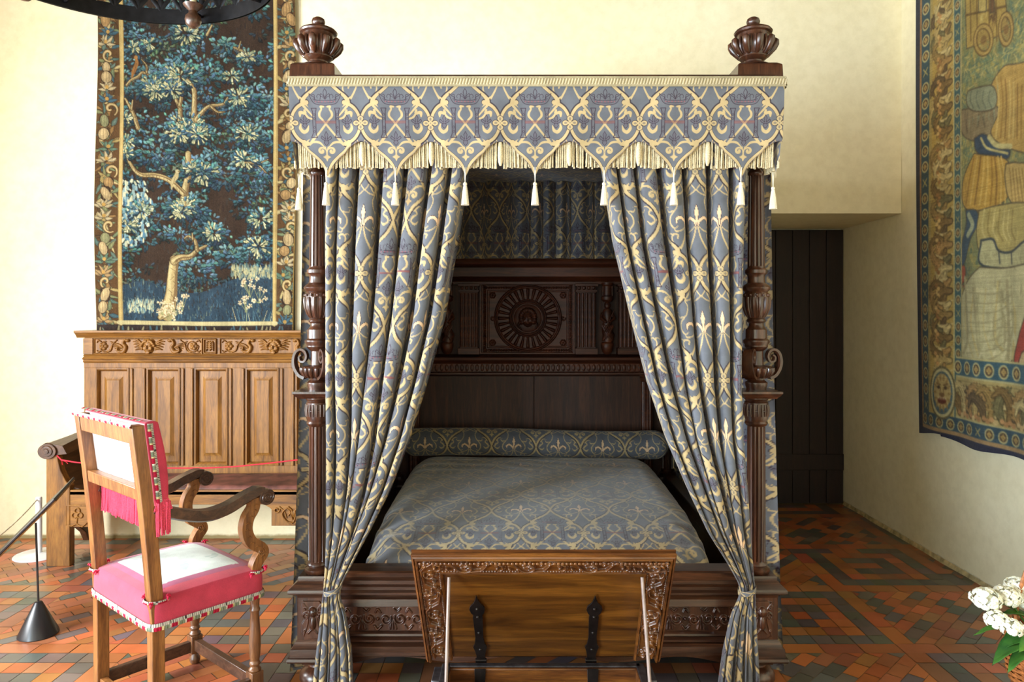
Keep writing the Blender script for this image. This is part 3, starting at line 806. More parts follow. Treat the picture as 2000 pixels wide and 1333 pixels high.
def fringe(fn, a0, a1, shift, name, parent, step=4.0):
    mb = MB(); rr = random.Random(5); a = a0
    while a < a1:
        d = (a-shift+PIT/2) % PIT-PIT/2; top = float(arch(d))-5; bot = 327+rr.uniform(-2, 2)
        if abs(abs(d)-68.5) < 5: a += step; continue
        if bot-top > 3 and rr.random() > .03:
            n = 6; r = .0040+rr.uniform(-.0006, .0006); j = rr.uniform(-1, 1)
            mb.tube([fn(a+j*i/n, top+(bot-top)*i/n, .004*math.sin(a*.7)) for i in range(n+1)], [r*(1+.16*math.sin(i*2.2)) for i in range(n+1)], 6)
        a += step
    k0 = math.ceil((a0-shift-68.5)/PIT); c = shift+68.5+PIT*k0
    while c < a1:
        mb.tube([fn(c, 277+i*6.6, -.004) for i in range(8)], [.008, .010, .0115, .0115, .012, .011, .009, .004], 10)
        c += PIT
    o = mb.build(name, M['fringe'], parent); o['kind'] = 'stuff'; return o
def ffn(a, y, o):
    px = 1048+(a-1048)*(1-.014*(y-152)/180); return ((px-VX)*VD/FOC, VD+.016+o, EYE-(y-VY)*VD/FOC)
fringe(ffn, 576, 1522, CX0, 'fringe', val)
# gimp braid along the top
def braid(fn, L, name, parent, z0, z1, nx, ny=26):
    a = np.linspace(0, L, nx)[None, :].repeat(ny, 0); t = np.linspace(0, 1, ny)[:, None].repeat(nx, 1)
    core = (np.abs(t-.5) < .27); ph = a/.0125; w = np.abs(np.sin(ph*PI+ (t-.5)*3)); h = np.where(core, .004+.005*w, .003+.003*np.abs(np.sin(a/.004*PI+(t>.5)*1.5+t*16)))
    C = lin((208, 194, 156))*(np.ones(a.shape)[..., None]); dk = (np.where(core, (w < .25), np.abs(np.sin(a/.006*PI+t*20)) < .3))[..., None]; C = C*(1-.35*dk)
    return grid_mesh(name, fn(a, t, h), M['braid'], parent, C, flip=False)
Lf = (TX1-TX0)+.008
b_ = braid(lambda a, t, h: np.stack([TX0-.004+a, VD-.012-h, Z(151.5, VD)-.0425*t], -1), Lf, 'braid', val, 0, 1, 1500)
# side valances
def side_fn(sx):
    x0 = TX0 if sx < 0 else TX1
    def f(A, Yp, out): return np.stack([np.full(A.shape, x0)+sx*(.004)-sx*out*1.6, TY0-.01+(A)*VD/FOC, EYE-(Yp-VY)*VD/FOC], -1)
    def g(a, y, o): return (x0-sx*.018, TY0-.01+a*VD/FOC, EYE-(y-VY)*VD/FOC)
    return f, g
for sx in (-1, 1):
    f, g = side_fn(sx)
    sv = valance(None, 0, 985, 22, f, 'valance', bed, 500, 90); fringe(g, 6, 980, 22, 'fringe', sv, 6)
    braid(lambda a, t, h: np.stack([np.full(a.shape, (TX0 if sx < 0 else TX1)+sx*.006)+sx*h, TY0-.012+a, Z(151.5, VD)-.0425*t], -1), 985*VD/FOC, 'braid', sv, 0, 1, 700, 14)
# tassels
def tassel_mb(x, y, z, L):
    mb = MB(); k = L/70
    mb.tube([(x-.004*k, y, z+.03*k), (x-.0016, y, z), (x, y, z-.035*k)], .0016, 5); mb.tube([(x+.004*k, y, z+.03*k), (x+.0016, y, z), (x, y, z-.035*k)], .0016, 5)
    mb.ball((x, y, z-.040*k), .0085*k, 10, 8)
    n = 18
    prof = [(.0055, -.047), (.0065, -.054), (.0095, -.075), (.0125, -.105), (.0145, -.128)]
    mb.lathe(x, y, [(r*k, z+h*k) for r, h in prof][::-1], 36, None)
    for j in range(n):
        a = 2*PI*j/n; mb.tube([(x+r*k*1.04*math.cos(a), y+r*k*1.04*math.sin(a), z+h*k) for r, h in prof], .0017*k, 5)
    return mb
ref = None
def tassel(px, py, D, parent, L=70, y=None):
    global ref
    if ref is None: ref = tassel_mb(0, 0, 0, 70).build('tassel', M['tassel'])
    t = ref.copy(); COL.objects.link(t); t.location = (X(px, D), y or D, Z(py, D)); t.scale = (L/70,)*3
    t.parent = parent; t.matrix_parent_inverse = world_matrix(parent).inverted(); return t
for px in (637, 772, 908.5, 1045, 1180, 1316, 1447): tassel(px, 341, VD-.004, val)
svs = [o for o in bed.children if o.name.startswith('valance') and o is not val]
tassel(584, 352, 3.05, svs[0]); tassel(1510, 350, 3.05, svs[1])
bpy.data.objects.remove(ref)

# ------------------------------------------------------------------ headboard
HD = 5.10
def hx(p): return X(p, HD)
def hz(p): return Z(p, HD)
hx0, hx1 = PXL+.03, PXR-.03
mb = MB(); mb.box(hx0, hx1, 5.14, 5.17, .25, hz(512))
mid = hx(1043)
mb.box(hx0, mid-.002, 5.125, 5.14, .3, hz(735)); mb.box(mid+.002, hx1, 5.125, 5.14, .3, hz(735))
head = mb.build('headboard', M['head_panel'], bed, bevel=.003)
prof = [(5.15, hz(508)), (5.00, hz(508)), (4.99, hz(513)), (5.0, hz(518)), (5.03, hz(521)), (5.045, hz(524)), (5.05, hz(541)), (5.04, hz(544)), (5.065, hz(548)), (5.08, hz(551)), (5.08, hz(556)), (5.15, hz(556))]
MB().extrude_x(prof, hx0, hx1).build('cornice', M['head_wood'], head, angle=25)
prof = [(5.15, hz(692)), (5.09, hz(694)), (5.04, hz(698)), (5.035, hz(703)), (5.06, hz(706)), (5.075, hz(709)), (5.085, hz(711)), (5.085, hz(726)), (5.06, hz(728)), (5.06, hz(731)), (5.10, hz(735)), (5.15, hz(737))]
mb = MB().extrude_x(prof, hx0, hx1)
mb.build('ledge', M['head_wood'], head, angle=25)
mb = MB(); k = 0
while hx0+.02+k*.036 < hx1-.02:
    x = hx0+.03+k*.036; mb.ball((x, 5.086, (hz(711)+hz(726))/2), .0135, 8, 8, (1, .8, 1.9)); k += 1
mb.build('gadroon_band', M['head_wood'], head)
cv = Canvas(937, 1123, 553, 693, 2.2)
cv.plate([(937, 553), (1123, 553), (1123, 693), (937, 693)], 3); cv.plate([(941, 557), (1119, 557), (1119, 689), (941, 689)], 1); cv.plate([(952, 567), (1110, 567), (1110, 680), (952, 680)], 2.5); cv.plate([(955, 570), (1107, 570), (1107, 677), (955, 677)], 1)
for i in range(34):
    y = 559+i*(687-559)/33
    for x in (946.5, 1114.5): cv.dome(x, y, 2.6, 1.7, 3, 1.2, .5)
    x = 950+i*(1111-950)/33
    for y in (562, 685): cv.dome(x, y, 1.9, 2.2, 3, 1.2, .5)
cx, cy = 1031, 622
r = cv.win(cx-70, cx+70, cy-70, cy+70); sl, xx, yy = r; rr_ = np.hypot(xx-cx, yy-cy)
cv.H[sl] = np.where(rr_ < 65, 3.0, cv.H[sl]); cv.H[sl] = np.where(rr_ < 61, 0.0+1.5*(1-rr_/61), cv.H[sl])
for R0, w, h in ((64, 4, 6), (60, 2, 3.4), (35, 3.4, 7), (30.5, 2, 4)):
    cv.ridge([(cx+R0*math.cos(a), cy+R0*math.sin(a)) for a in np.linspace(0, 2*PI, 80)], w, h)
for k in range(28):
    a = 2*PI*k/28; c, s_ = math.cos(a), math.sin(a); cv.ridge([(cx+37*c, cy+37*s_), (cx+56*c, cy+56*s_)], [2.6, 6], 5.5)
    cv.dome(cx+56*c, cy+56*s_, 3, 3, 6)
cv.dome(cx, cy, 28, 28, 4); cv.dome(cx, cy+2, 11, 15, 9, 3); cv.ridge([(cx, cy-3), (cx, cy+5)], [1.5, 4], 14); cv.dome(cx, cy+10, 4, 1.6, 2, 11)
for q in (-1, 1):
    cv.dome(cx+q*4.6, cy-1, 2.3, 1.4, 1.6, 11); cv.dome(cx+q*5.5, cy+5, 3.2, 3.4, 1.6, 10)
    for j in range(7):
        a = -PI/2+q*(.2+j*.33); cv.dome(cx+math.cos(a)*13, cy-1+math.sin(a)*15, 5, 4, 5, 7, a)
    cv.ridge(bez((cx+q*13, cy+4), (cx+q*18, cy+14), (cx+q*13, cy+22)), [5, 4, 2], 9)
for x in (962, 1100):
    for y in (577, 670):
        for k in range(6): a = k*PI/3; cv.dome(x+3.6*math.cos(a), y+3.6*math.sin(a), 2.6, 2.6, 3, 2)
        cv.dome(x, y, 2, 2, 4, 3)
    cv.ridge(spiral(x if x < 1000 else x, 622, 5, 1.5, 0, 5.5), 2, 4)
cv.blur(1)
relief_mesh('sunburst_medallion', cv, lambda x, y, h: np.stack([hx(x), 5.128-h*.0052, hz(y)], -1), M['head_wood'], head)
def pilaster(xa, xb):
    mb = MB(); A, B_ = hx(xa), hx(xb); w = B_-A
    mb.box(A, B_, 5.07, 5.14, hz(692), hz(556)); mb.box(A-.012, B_+.012, 5.045, 5.14, hz(692), hz(680)); mb.box(A-.008, B_+.008, 5.05, 5.14, hz(571), hz(567)); mb.box(A-.014, B_+.014, 5.04, 5.14, hz(560), hz(555))
    for i in range(5):
        x = A+w*(i+.5)/5; mb.tube([(x, 5.066, hz(678)), (x, 5.066, hz(573))], w*.075, 8, flat=1)
    for i in range(4): mb.ball((A+w*(i+.5)/4, 5.065, hz(563)), w*.1, 8, 6)
    mb.build('pilaster', M['head_wood'], head, bevel=.002)
for a, b in ((899, 934), (1126, 1163), (1208, 1246), (816, 852)): pilaster(a, b)
def herm(px):
    x = hx(px); mb = MB(); k = 5.1/1400; y = 5.07
    mb.lathe(x, y, [(4*k, hz(692)), (9*k, hz(688)), (12*k, hz(680)), (13*k, hz(672)), (12*k, hz(670)), (10*k, hz(668))], 20)
    mb.tube([(x, y, hz(668)), (x+.01, y, hz(655)), (x-.008, y, hz(640)), (x+.004, y, hz(625)), (x, y, hz(612)), (x, y, hz(604))], [11*k, 12*k, 9*k, 8*k, 10.5*k, 7*k], 14)
    mb.ball((x, y-.01, hz(597)), 6.5*k, 12, 10, (1, 1, 1.2)); mb.ball((x, y-.035, hz(596)), 1.6*k, 8, 6)
    mb.lathe(x, y, [(8*k, hz(590)), (12*k, hz(586)), (12*k, hz(580)), (9*k, hz(578)), (9*k, hz(560)), (12*k, hz(557)), (12*k, hz(553))], 20)
    for q in (-1, 1):
        mb.tube([(x+q*9*k, y, hz(612)), (x+q*13*k, y-.02, hz(622)), (x+q*3*k, y-.05, hz(630))], [3.4*k, 3*k, 2.4*k], 8)
        for j in range(3): mb.tube([(x+q*(4+j*3)*k, y-.03, hz(636)), (x-q*(1-j)*3*k, y-.045, hz(650)), (x+q*(8-j*4)*k, y-.03, hz(664))], 2.2*k, 6)
        mb.tube([(x+q*9*k, y-.01, hz(578)), (x+q*9*k, y-.01, hz(560))], 2*k, 6)
    mb.tube([(x+12*k, y-.05, hz(605)), (x-8*k, y-.055, hz(650))], 1*k, 6)
    mb.build('carved_figure', M['head_wood'], head)
herm(1185); herm(874)
for px in (1262, None):
    x = hx(1262) if px else 2*BC-hx(1262)
    mb = MB(); f = lambda a, r, z, fl: r*(1-.16*max(0, math.cos(10*a)))
    mb.lathe(x, 5.07, [(.055, .3), (.055, .5), (.042, .52), (.042, .54, 1), (.040, hz(745), 1), (.048, hz(743)), (.052, hz(738)), (.046, hz(735)), (.056, hz(731))], 60, f)
    mb.build('half_column', M['head_wood'], head)

# ------------------------------------------------------------------ bed linen
CXc = X(1048, 3.6)
def make_coverlet():
    hw, y0, y1 = .80, 3.205, 4.93
    nx, ny = 470, 420
    s = np.linspace(-1.26, 1.26, nx)[None, :].repeat(ny, 0); t = np.linspace(-.12, 1, ny)[:, None].repeat(nx, 1)
    # along the bed: drop at the foot, rounded brow, then nearly flat
    L = y1-y0; d = t*L
    zt_ = np.interp(d, [-.21, -.02, .0, .05, .12, .22, .36, .6, 1.1, 1.5, L], [.40, .47, .50, .545, .58, .612, .64, .668, .685, .69, .67])
    ycoord = y0+np.maximum(d, 0)+np.minimum(d, 0)*.0
    k = np.exp(-((d-.1)/.1)**2)
    q = np.clip((np.abs(s)-.80)/.2, 0, 1); drop = np.clip(np.abs(s)-1.0, 0, 1)*hw
    x = np.sign(s)*np.minimum(np.abs(s), .8)*hw+np.sign(s)*hw*.2*np.sin(q*PI/2)
    edge = hw*.14*(1-np.cos(q*PI/2))
    z = zt_-edge-drop*1.0
    z += .012*np.exp(-((s-.1)/.5)**2)*np.sin(np.clip(d/L, 0, 1)*PI)
    n = flame_noise(s*3.2, d*2.2, 3)*.006+flame_noise(s*7, d*9, 5)*.0025
    wr = np.exp(-((np.abs(s)-.95)/.16)**2)*np.exp(-(np.maximum(d, -.3)/.5)**2)
    n = n+wr*(.010*np.sin(s*40+d*26)+.006*np.sin(d*60-s*20))
    back = np.exp(-((d-1.4)/.3)**2); n = n+back*.004*np.sin(s*9+d*38+2*np.sin(s*5))
    z = z+n
    yy = ycoord-.012*np.sin(s*30)*np.clip(-d/.1, 0, 1)
    z = np.maximum(z, .30)
    C = _dam(s*hw-.07, -(d+.02)+.225)
    m = (np.abs(s) > 2)
    return grid_mesh('coverlet', np.stack([CXc+x, yy, z], -1), M['glazed'], None, C, flip=True)
cov = tag(make_coverlet(), 'blue-grey and gold patterned coverlet spread over the bed', 'coverlet')
def make_bolster():
    nx, ny = 460, 150; x0, x1 = X(785, 4.86), X(1308, 4.86); r0 = .098
    s = np.linspace(0, 1, nx)[None, :].repeat(ny, 0); a = np.linspace(0, 2*PI, ny)[:, None].repeat(nx, 1)
    e = np.minimum(s, 1-s)*(x1-x0); r = r0*np.clip(np.sqrt(np.clip(1-(1-np.clip(e/.09, 0, 1))**2, 0, 1)), 0.02, 1)
    r = r*(1+.03*flame_noise(s*6, a*1.0, 8))+.004*np.sin(a*6+s*30)*np.exp(-((s-.92)/.08)**2)
    P = np.stack([x0+(x1-x0)*s, 4.90-r*1.05*np.sin(a), .768+.012*np.sin(s*5+.4)+r*np.cos(a)*.95], -1)
    C = _dam((s-.5)*(x1-x0), r0*a+.06)
    return grid_mesh('bolster', P, M['damask'], None, C, flip=True)
bol = tag(make_bolster(), 'long round bolster in matching grey-blue fabric against the headboard', 'bolster')

# ------------------------------------------------------------------ bed curtains
_cp = np.array(bez((-.02, 1.0), (-.03, .5), (.01, .12), (.10, -.05), (.32, -.12), (.54, -.10), (.69, .0), (.76, .22), (.765, .6), (.75, 1.0), (.86, 1.08), (.97, 1.02), n=10))
_ca = np.concatenate([[0], np.cumsum(np.hypot(np.diff(_cp[:, 0])*.090, np.diff(_cp[:, 1])*.085))]); _cL = _ca[-1]; _cq = _ca/_cL
def curtain(name, rows, wtop, wbot, ucen, nx=640, ny=640, seed=1, amp=.080, voff=0.0):
    """rows: (photo y, left px, right px, depth, fullness) describing the outline from top to floor; wtop, wbot: pleat widths above and at the tie"""
    rows = np.array(rows, float); yt, yb = rows[0, 0], rows[-1, 0]
    Yp = np.linspace(yt, yb, ny)
    def sm(c):
        v = np.interp(Yp, rows[:, 0], rows[:, c]); kx = 9
        w = np.hanning(2*kx+1); w /= w.sum(); return np.convolve(np.pad(v, kx, mode='edge'), w, 'valid')
    L, R, D, GA = sm(1), sm(2), sm(3), sm(4)
    rg = np.random.default_rng(seed); nf = len(wtop); wt_ = np.array(wtop, float); wt_ /= wt_.sum(); wb_ = np.array(wbot, float); wb_ /= wb_.sum()
    k = np.clip((Yp-620)/480, 0, 1)[:, None]; k = k*k*(3-2*k); w = wt_[None]*(1-k)+wb_[None]*k
    cum = np.concatenate([np.zeros((ny, 1)), np.cumsum(w, 1)], 1)
    s = np.linspace(0, nf-1e-6, nx); i = s.astype(int); q = s-i
    cx = np.interp(q, _cq, _cp[:, 0]); cy = np.interp(q, _cq, _cp[:, 1])
    am = rg.uniform(.8, 1.2, nf)[i]
    xl = (L-VX)*D/FOC; xr = (R-VX)*D/FOC; W = (xr-xl)[:, None]
    f = cum[:, i]+w[:, i]*cx[None, :]
    sway = (.006*np.sin(Yp[:, None]/150.0+i[None, :]*1.7))*np.sin(PI*np.clip((Yp-yt)/(1140-yt), 0, 1))[:, None]
    X_ = xl[:, None]+W*f+sway*np.sin(PI*np.clip(f, 0, 1))
    Y_ = D[:, None]-.03*GA[:, None]+(amp*GA)[:, None]*(cy*am)[None, :]*np.clip(w[:, i]*W/.05, .35, 1)+.004*np.sin(s[None, :]*2.1+Yp[:, None]/90.0)
    P = np.zeros((ny, nx, 3)); P[..., 0], P[..., 1], P[..., 2] = X_, Y_, (EYE-(Yp-VY)*D/FOC)[:, None]
    seg = np.sqrt((np.diff(P, axis=0)[..., [0, 2]]**2).sum(-1)); v = np.vstack([np.zeros((1, nx)), np.cumsum(seg, 0)])
    arc = np.concatenate([np.zeros((ny, 1)), np.cumsum(np.hypot(np.diff(X_, axis=1), np.diff(Y_, axis=1)), 1)], 1)
    mid = np.array([np.argmin(np.abs(s-(j+.42))) for j in range(nf)]); U0 = np.array(ucen)*UNIT
    u = U0[i][None, :]+arc-arc[:, mid][:, i]
    return grid_mesh(name, P, M['damask'], None, _dam(u, v+voff))
v0 = -(2.55-Z(535, 3.07))   # a knot of the pattern sits at this height
LC = [(205, 636, 926, 3.075, 1.0), (330, 641, 916, 3.075, 1.0), (470, 638, 894, 3.07, 1.05), (620, 638, 868, 3.06, 1.05), (750, 638, 833, 3.05, 1.0), (860, 640, 800, 3.04, 1.0), (960, 640, 762, 3.03, .95), (1040, 640, 722, 3.02, .85), (1100, 637, 690, 3.015, .75), (1143, 634, 667, 3.01, .6), (1165, 631, 664, 3.01, .6),
      (1200, 628, 676, 3.01, .75), (1270, 620, 688, 3.01, .9), (1340, 613, 692, 3.01, .95), (1372, 611, 694, 3.01, .95)]
RC = [(205, 1164, 1462, 3.075, 1.0), (330, 1178, 1460, 3.075, 1.0), (470, 1200, 1456, 3.07, 1.05), (620, 1236, 1452, 3.06, 1.05), (750, 1268, 1450, 3.05, 1.0), (860, 1303, 1453, 3.04, 1.0), (960, 1345, 1462, 3.03, .95), (1040, 1382, 1466, 3.02, .85), (1100, 1420, 1470, 3.015, .75), (1143, 1444, 1474, 3.01, .6), (1165, 1444, 1475, 3.01, .6),
      (1200, 1428, 1476, 3.01, .75), (1270, 1412, 1480, 3.01, .9), (1340, 1402, 1484, 3.01, .95), (1372, 1400, 1486, 3.01, .95)]
cl = curtain('bed_curtain', LC, [.6, 1.0, 1.2, 1.2, 1.2, 1.0, .8], [1, 1.5, .35, 1.5, .35, 1.6, .6], [40, 92, 66, -14, 4, 50, 100], seed=4, voff=v0)
tag(cl, 'gathered grey and gold bed curtain tied beside the bedpost nearest the bench', 'curtain')
cr = curtain('bed_curtain', RC, [.8, .9, 1.2, 1.2, 1.25, 1.1, .7], [.6, 1.6, .35, 1.5, .35, 1.5, 1], [30, 100, -16, 44, 68, 70, 20], seed=9, voff=v0)
tag(cr, 'gathered grey and gold bed curtain tied beside the bedpost nearest the dark door', 'curtain')
def tieband(px, py, D, w, par):
    n = 40; ny = 12
    a = np.linspace(0, 2*PI, n*3)[None, :].repeat(ny, 0); t = np.linspace(-1, 1, ny)[:, None].repeat(n*3, 1)
    P = np.stack([X(px, D)+w*np.cos(a), D+.045*np.sin(a), Z(py, D)+.011*t+.012*np.cos(a)], -1)
    o = grid_mesh('tieback', P, M['damask'], par, _dam(a*.03, t*.02+.1))
tieband(650, 1152, 3.015, .038, cl); tieband(1459, 1152, 3.015, .036, cr)
def side_curtain(sx, label):
    ny, nx = 430, 520; y0, y1 = 3.285, 5.17
    t = np.linspace(0, 1, ny)[:, None].repeat(nx, 1); s = np.linspace(0, 1, nx)[None, :].repeat(ny, 0)
    ph = 2*PI*(22*s)+1.4*np.sin(s*9); z = 2.56*(1-t)+.008
    amp = .020+.012*t
    base = (-.965 if sx < 0 else 1.128)+sx*(.004+.05*t**2*(1-s)**3)
    x = base+amp*np.cos(ph)*sx; y = y0+(y1-y0)*s+.006*np.sin(ph)
    C = _dam(s*2.75+(.1 if sx < 0 else .2), (2.56-z)+v0)
    o = grid_mesh('side_curtain', np.stack([x, y, z], -1), M['damask'], None, C); return tag(o, label, 'curtain')
side_curtain(-1, 'closed pleated curtain along the side of the bed that faces the bench')
side_curtain(1, 'closed pleated curtain along the side of the bed that faces the dark door')
ny, nx = 210, 620
t = np.linspace(0, 1, ny)[:, None].repeat(nx, 1); s = np.linspace(0, 1, nx)[None, :].repeat(ny, 0)
ph = 2*PI*14*s+2.4*np.sin(s*11)+1.2*np.sin(s*23); z = 2.565-(2.565-2.035)*t
P = np.stack([PXL+.05+(PXR-PXL-.1)*s+.012*np.sin(ph), 4.955-.034*np.cos(ph)-.012*np.cos(2*ph+1), z], -1)
o = grid_mesh('back_curtain', P, M['damask'], None, _dam(s*3.0+.05, t*.53+.02)); tag(o, 'short pleated fabric hanging inside the bed above the carved headboard', 'curtain')
# ------------------------------------------------------------------ open chest at the foot of the bed
CH = 2.6; lb = Vector((X(1061, CH), CH, Z(1285, CH))); lt = Vector((X(1062, 2.29), 2.29, Z(1083, 2.29)))
chest = empty('carved_chest', (lb.x, 2.35, 0), 'low carved walnut chest standing open at the foot of the bed', 'chest')
up = (lt-lb); LL = up.length; up.normalize(); rx = Vector((1, 0, 0)); nrm = rx.cross(up); 
if nrm.y > 0: nrm = -nrm
Ml = Matrix((( rx.x, up.x, nrm.x, lb.x), (rx.y, up.y, nrm.y, lb.y), (rx.z, up.z, nrm.z, lb.z), (0, 0, 0, 1)))
HWt = .425
mb = MB()
mb.box(-HWt+.045, HWt-.045, 0.0, LL-.06, -.02, -.004)
lid = mb.build('lid', M['chest_panel'], chest, mtx=Ml, bevel=.002)
# outer moulded frame of the lid (top and both sides)
def frame_prof(c):   # inner -> outer offsets (distance from the outer edge, height above board)
    return c
pr = [(0, -.035), (0, .016), (.006, .024), (.016, .024), (.020, .016), (.024, .014)]
mb = MB()
def mitre(prof):
    R = []
    for d, h in prof:
        R.append([(-HWt+d, -.01, h), (-HWt+d, LL-d, h), (HWt-d, LL-d, h), (HWt-d, -.01, h)])
    R2 = []
    for j in range(4): R2.append([R[i][j] for i in range(len(prof))])
    mb.rings(R2)
mitre([(.006, -.020), (0, -.018), (.0, -.012), (.005, -.010), (.005, -.006), (.001, -.004), (.0, .003), (.004, .005), (.004, .009), (.008, .013), (.010, .008), (.014, .016), (.019, .014), (.021, .004), (.021, -.02)])
mitre([(.086, -.03), (.086, .0), (.090, .008), (.096, .004), (.099, -.03)])
mb.build('lid_frame', M['chest_wood'], lid, mtx=Ml)
def vine(cv, L, W, n):
    """leafy scroll running along 0..L with band width W"""
    pit = L/n
    for k in range(n):
        c = (k+.5)*pit; q = 1 if k % 2 else -1
        cv.ridge(bez((c-pit*.5, W*(.5-q*.28)), (c-pit*.15, W*(.5+q*.36)), (c+pit*.2, W*(.5+q*.34)), (c+pit*.5, W*(.5+q*.28))), W*.11, W*.10)
        cv.ridge(spiral(c+pit*.05, W*(.5-q*.02), W*.30, W*.05, PI/2*q, PI/2*q-q*5.2), [W*.08, W*.13, W*.16], W*.14)
        for j in range(3):
            a = q*(1.0+j*.9); cv.dome(c+pit*.05+W*.25*math.cos(a+2), W*.5-q*W*.05+W*.27*math.sin(a+2), W*.13, W*.06, W*.11, 0, a+2)
        cv.dome(c-pit*.32, W*(.5+q*.2), W*.14, W*.07, W*.12, 0, q*.7); cv.dome(c+pit*.42, W*(.5-q*.18), W*.15, W*.07, W*.12, 0, -q*.9)
    for i in range(int(L/(W*.14))):
        cv.dome(i*W*.14, W*.045, W*.045, W*.035, W*.05); cv.dome(i*W*.14, W*.955, W*.045, W*.035, W*.05)
    cv.blur(1)
def band(L, W, n, fn, par, name='carved_band', mat=None, mtx=Ml, res=800):
    cv = Canvas(0, L, 0, W, res); cv.H += .0; vine(cv, L, W, n)
    return relief_mesh(name, cv, fn, mat or M['chest_wood'], par, 1, mtx)
w = .068; Lt = 2*HWt-.04
for k in (0,):
    band(Lt, w, 8, lambda x, y, h: np.stack([-HWt+.02+x, LL-.020-y*1.0, .004-y*.06+h*1.7], -1), lid)
    band(LL-.04, w, 5, lambda x, y, h: np.stack([-HWt+.020+y, LL-.03-x, .004-y*.06+h*1.7], -1), lid)
    band(LL-.04, w, 5, lambda x, y, h: np.stack([HWt-.020-y, LL-.03-x, .004-y*.06+h*1.7], -1), lid)
mb = MB()
for i in range(60): mb.ball((-HWt+.03+i*(2*HWt-.06)/59, LL-.023, .020), .0052, 8, 6, (1.1, 1, .8))
mb.build('bead_moulding', M['chest_wood'], lid, mtx=Ml)
# strap hinges
def strap(cx_):
    out = [(0, .365), (.004, .345), (.010, .325), (.024, .305), (.027, .290), (.022, .268), (.015, .258), (.017, .245), (.016, .20), (.014, .13), (.018, .09), (.025, .072), (.020, .05), (.016, .02), (.016, -.012)]
    poly = out+[(-a, b) for a, b in out[::-1]]
    mb = MB().prism([(cx_+a, b) for a, b in poly], lambda a, b, d: (a, b, d), .0005, .006)
    for b in (.295, .25, .16, .06): mb.ball((cx_, b, .006), .006, 8, 6)
    mb.rings([[(cx_+.02*q, -.012+.009*math.sin(a), .004+.009*math.cos(a)) for a in np.linspace(0, 2*PI, 10, endpoint=False)] for q in (-1, -.4, .4, 1)])
    o = mb.build('strap_hinge', M['strap_iron'], chest, mtx=Ml, bevel=.001)
    mb = MB().prism([(lb.x+cx_+a, b) for a, b in [(-.02, -.01), (.02, -.01), (.018, -.06), (.026, -.075), (.02, -.10), (.014, -.12), (.016, -.2), (-.016, -.2), (-.014, -.12), (-.02, -.10), (-.026, -.075), (-.018, -.06)]], lambda a, b, d: (a, d, lb.z+b), CH-.068, CH-.0605)
    mb.build('hinge_leaf', M['strap_iron'], o, bevel=.001)
strap(X(938, 2.55)-lb.x); strap(X(1157, 2.55)-lb.x)
# body
bx0, bx1, by0, by1, bh = X(868, CH)+.0, X(1252, CH)-.0, 2.04, CH-.03, lb.z-.012
wt = .03
mb = MB(); mb.box(bx0, bx1, by1-wt, by1, .06, bh); mb.box(bx0, bx0+wt, by0, by1-wt, .06, bh); mb.box(bx1-wt, bx1, by0, by1-wt, .06, bh); mb.box(bx0+wt, bx1-wt, by0, by0+wt, .06, bh-.04); mb.box(bx0, bx1, by0, by1, .05, .075)
body = mb.build('chest_body', M['chest_wood'], chest, bevel=.004)
MB().square((bx0+bx1)/2, (by0+by1)/2, [((bx1-bx0)/2+.03, .0), ((bx1-bx0)/2+.03, .05), ((bx1-bx0)/2+.012, .075), ((bx1-bx0)/2+.004, .08)], (by1-by0)/(bx1-bx0)).build('plinth', M['chest_wood'], body)
mb = MB(); e = .004
mb.box(bx0+.01, bx1-.01, by1-.022, by1+.004, bh, bh+.006); mb.box(bx0-.004, bx0+.026, by0, by1, bh, bh+.006); mb.box(bx1-.026, bx1+.004, by0, by1, bh, bh+.006)
mb.box(bx0-.03, bx0+.0, by1-.12, by1-.02, bh-.05, bh+.004); mb.box(bx1-.0, bx1+.03, by1-.12, by1-.02, bh-.05, bh+.004)
mb.build('edge_iron', M['edge_iron'], body, bevel=.003)
for q, (pa, pb) in enumerate((((877, 1128), (871, 1345)), ((1254, 1128), (1270, 1345)))):
    a = Vector((X(pa[0], 2.33), 2.33, Z(pa[1], 2.33))); b = Vector((X(pb[0], 2.26), 2.26, Z(pb[1], 2.26))); b2 = a+(b-a)*1.09
    MB().tube([a, b2], .0055, 8, flat=1).build('stay_rod', M['steel'], chest)

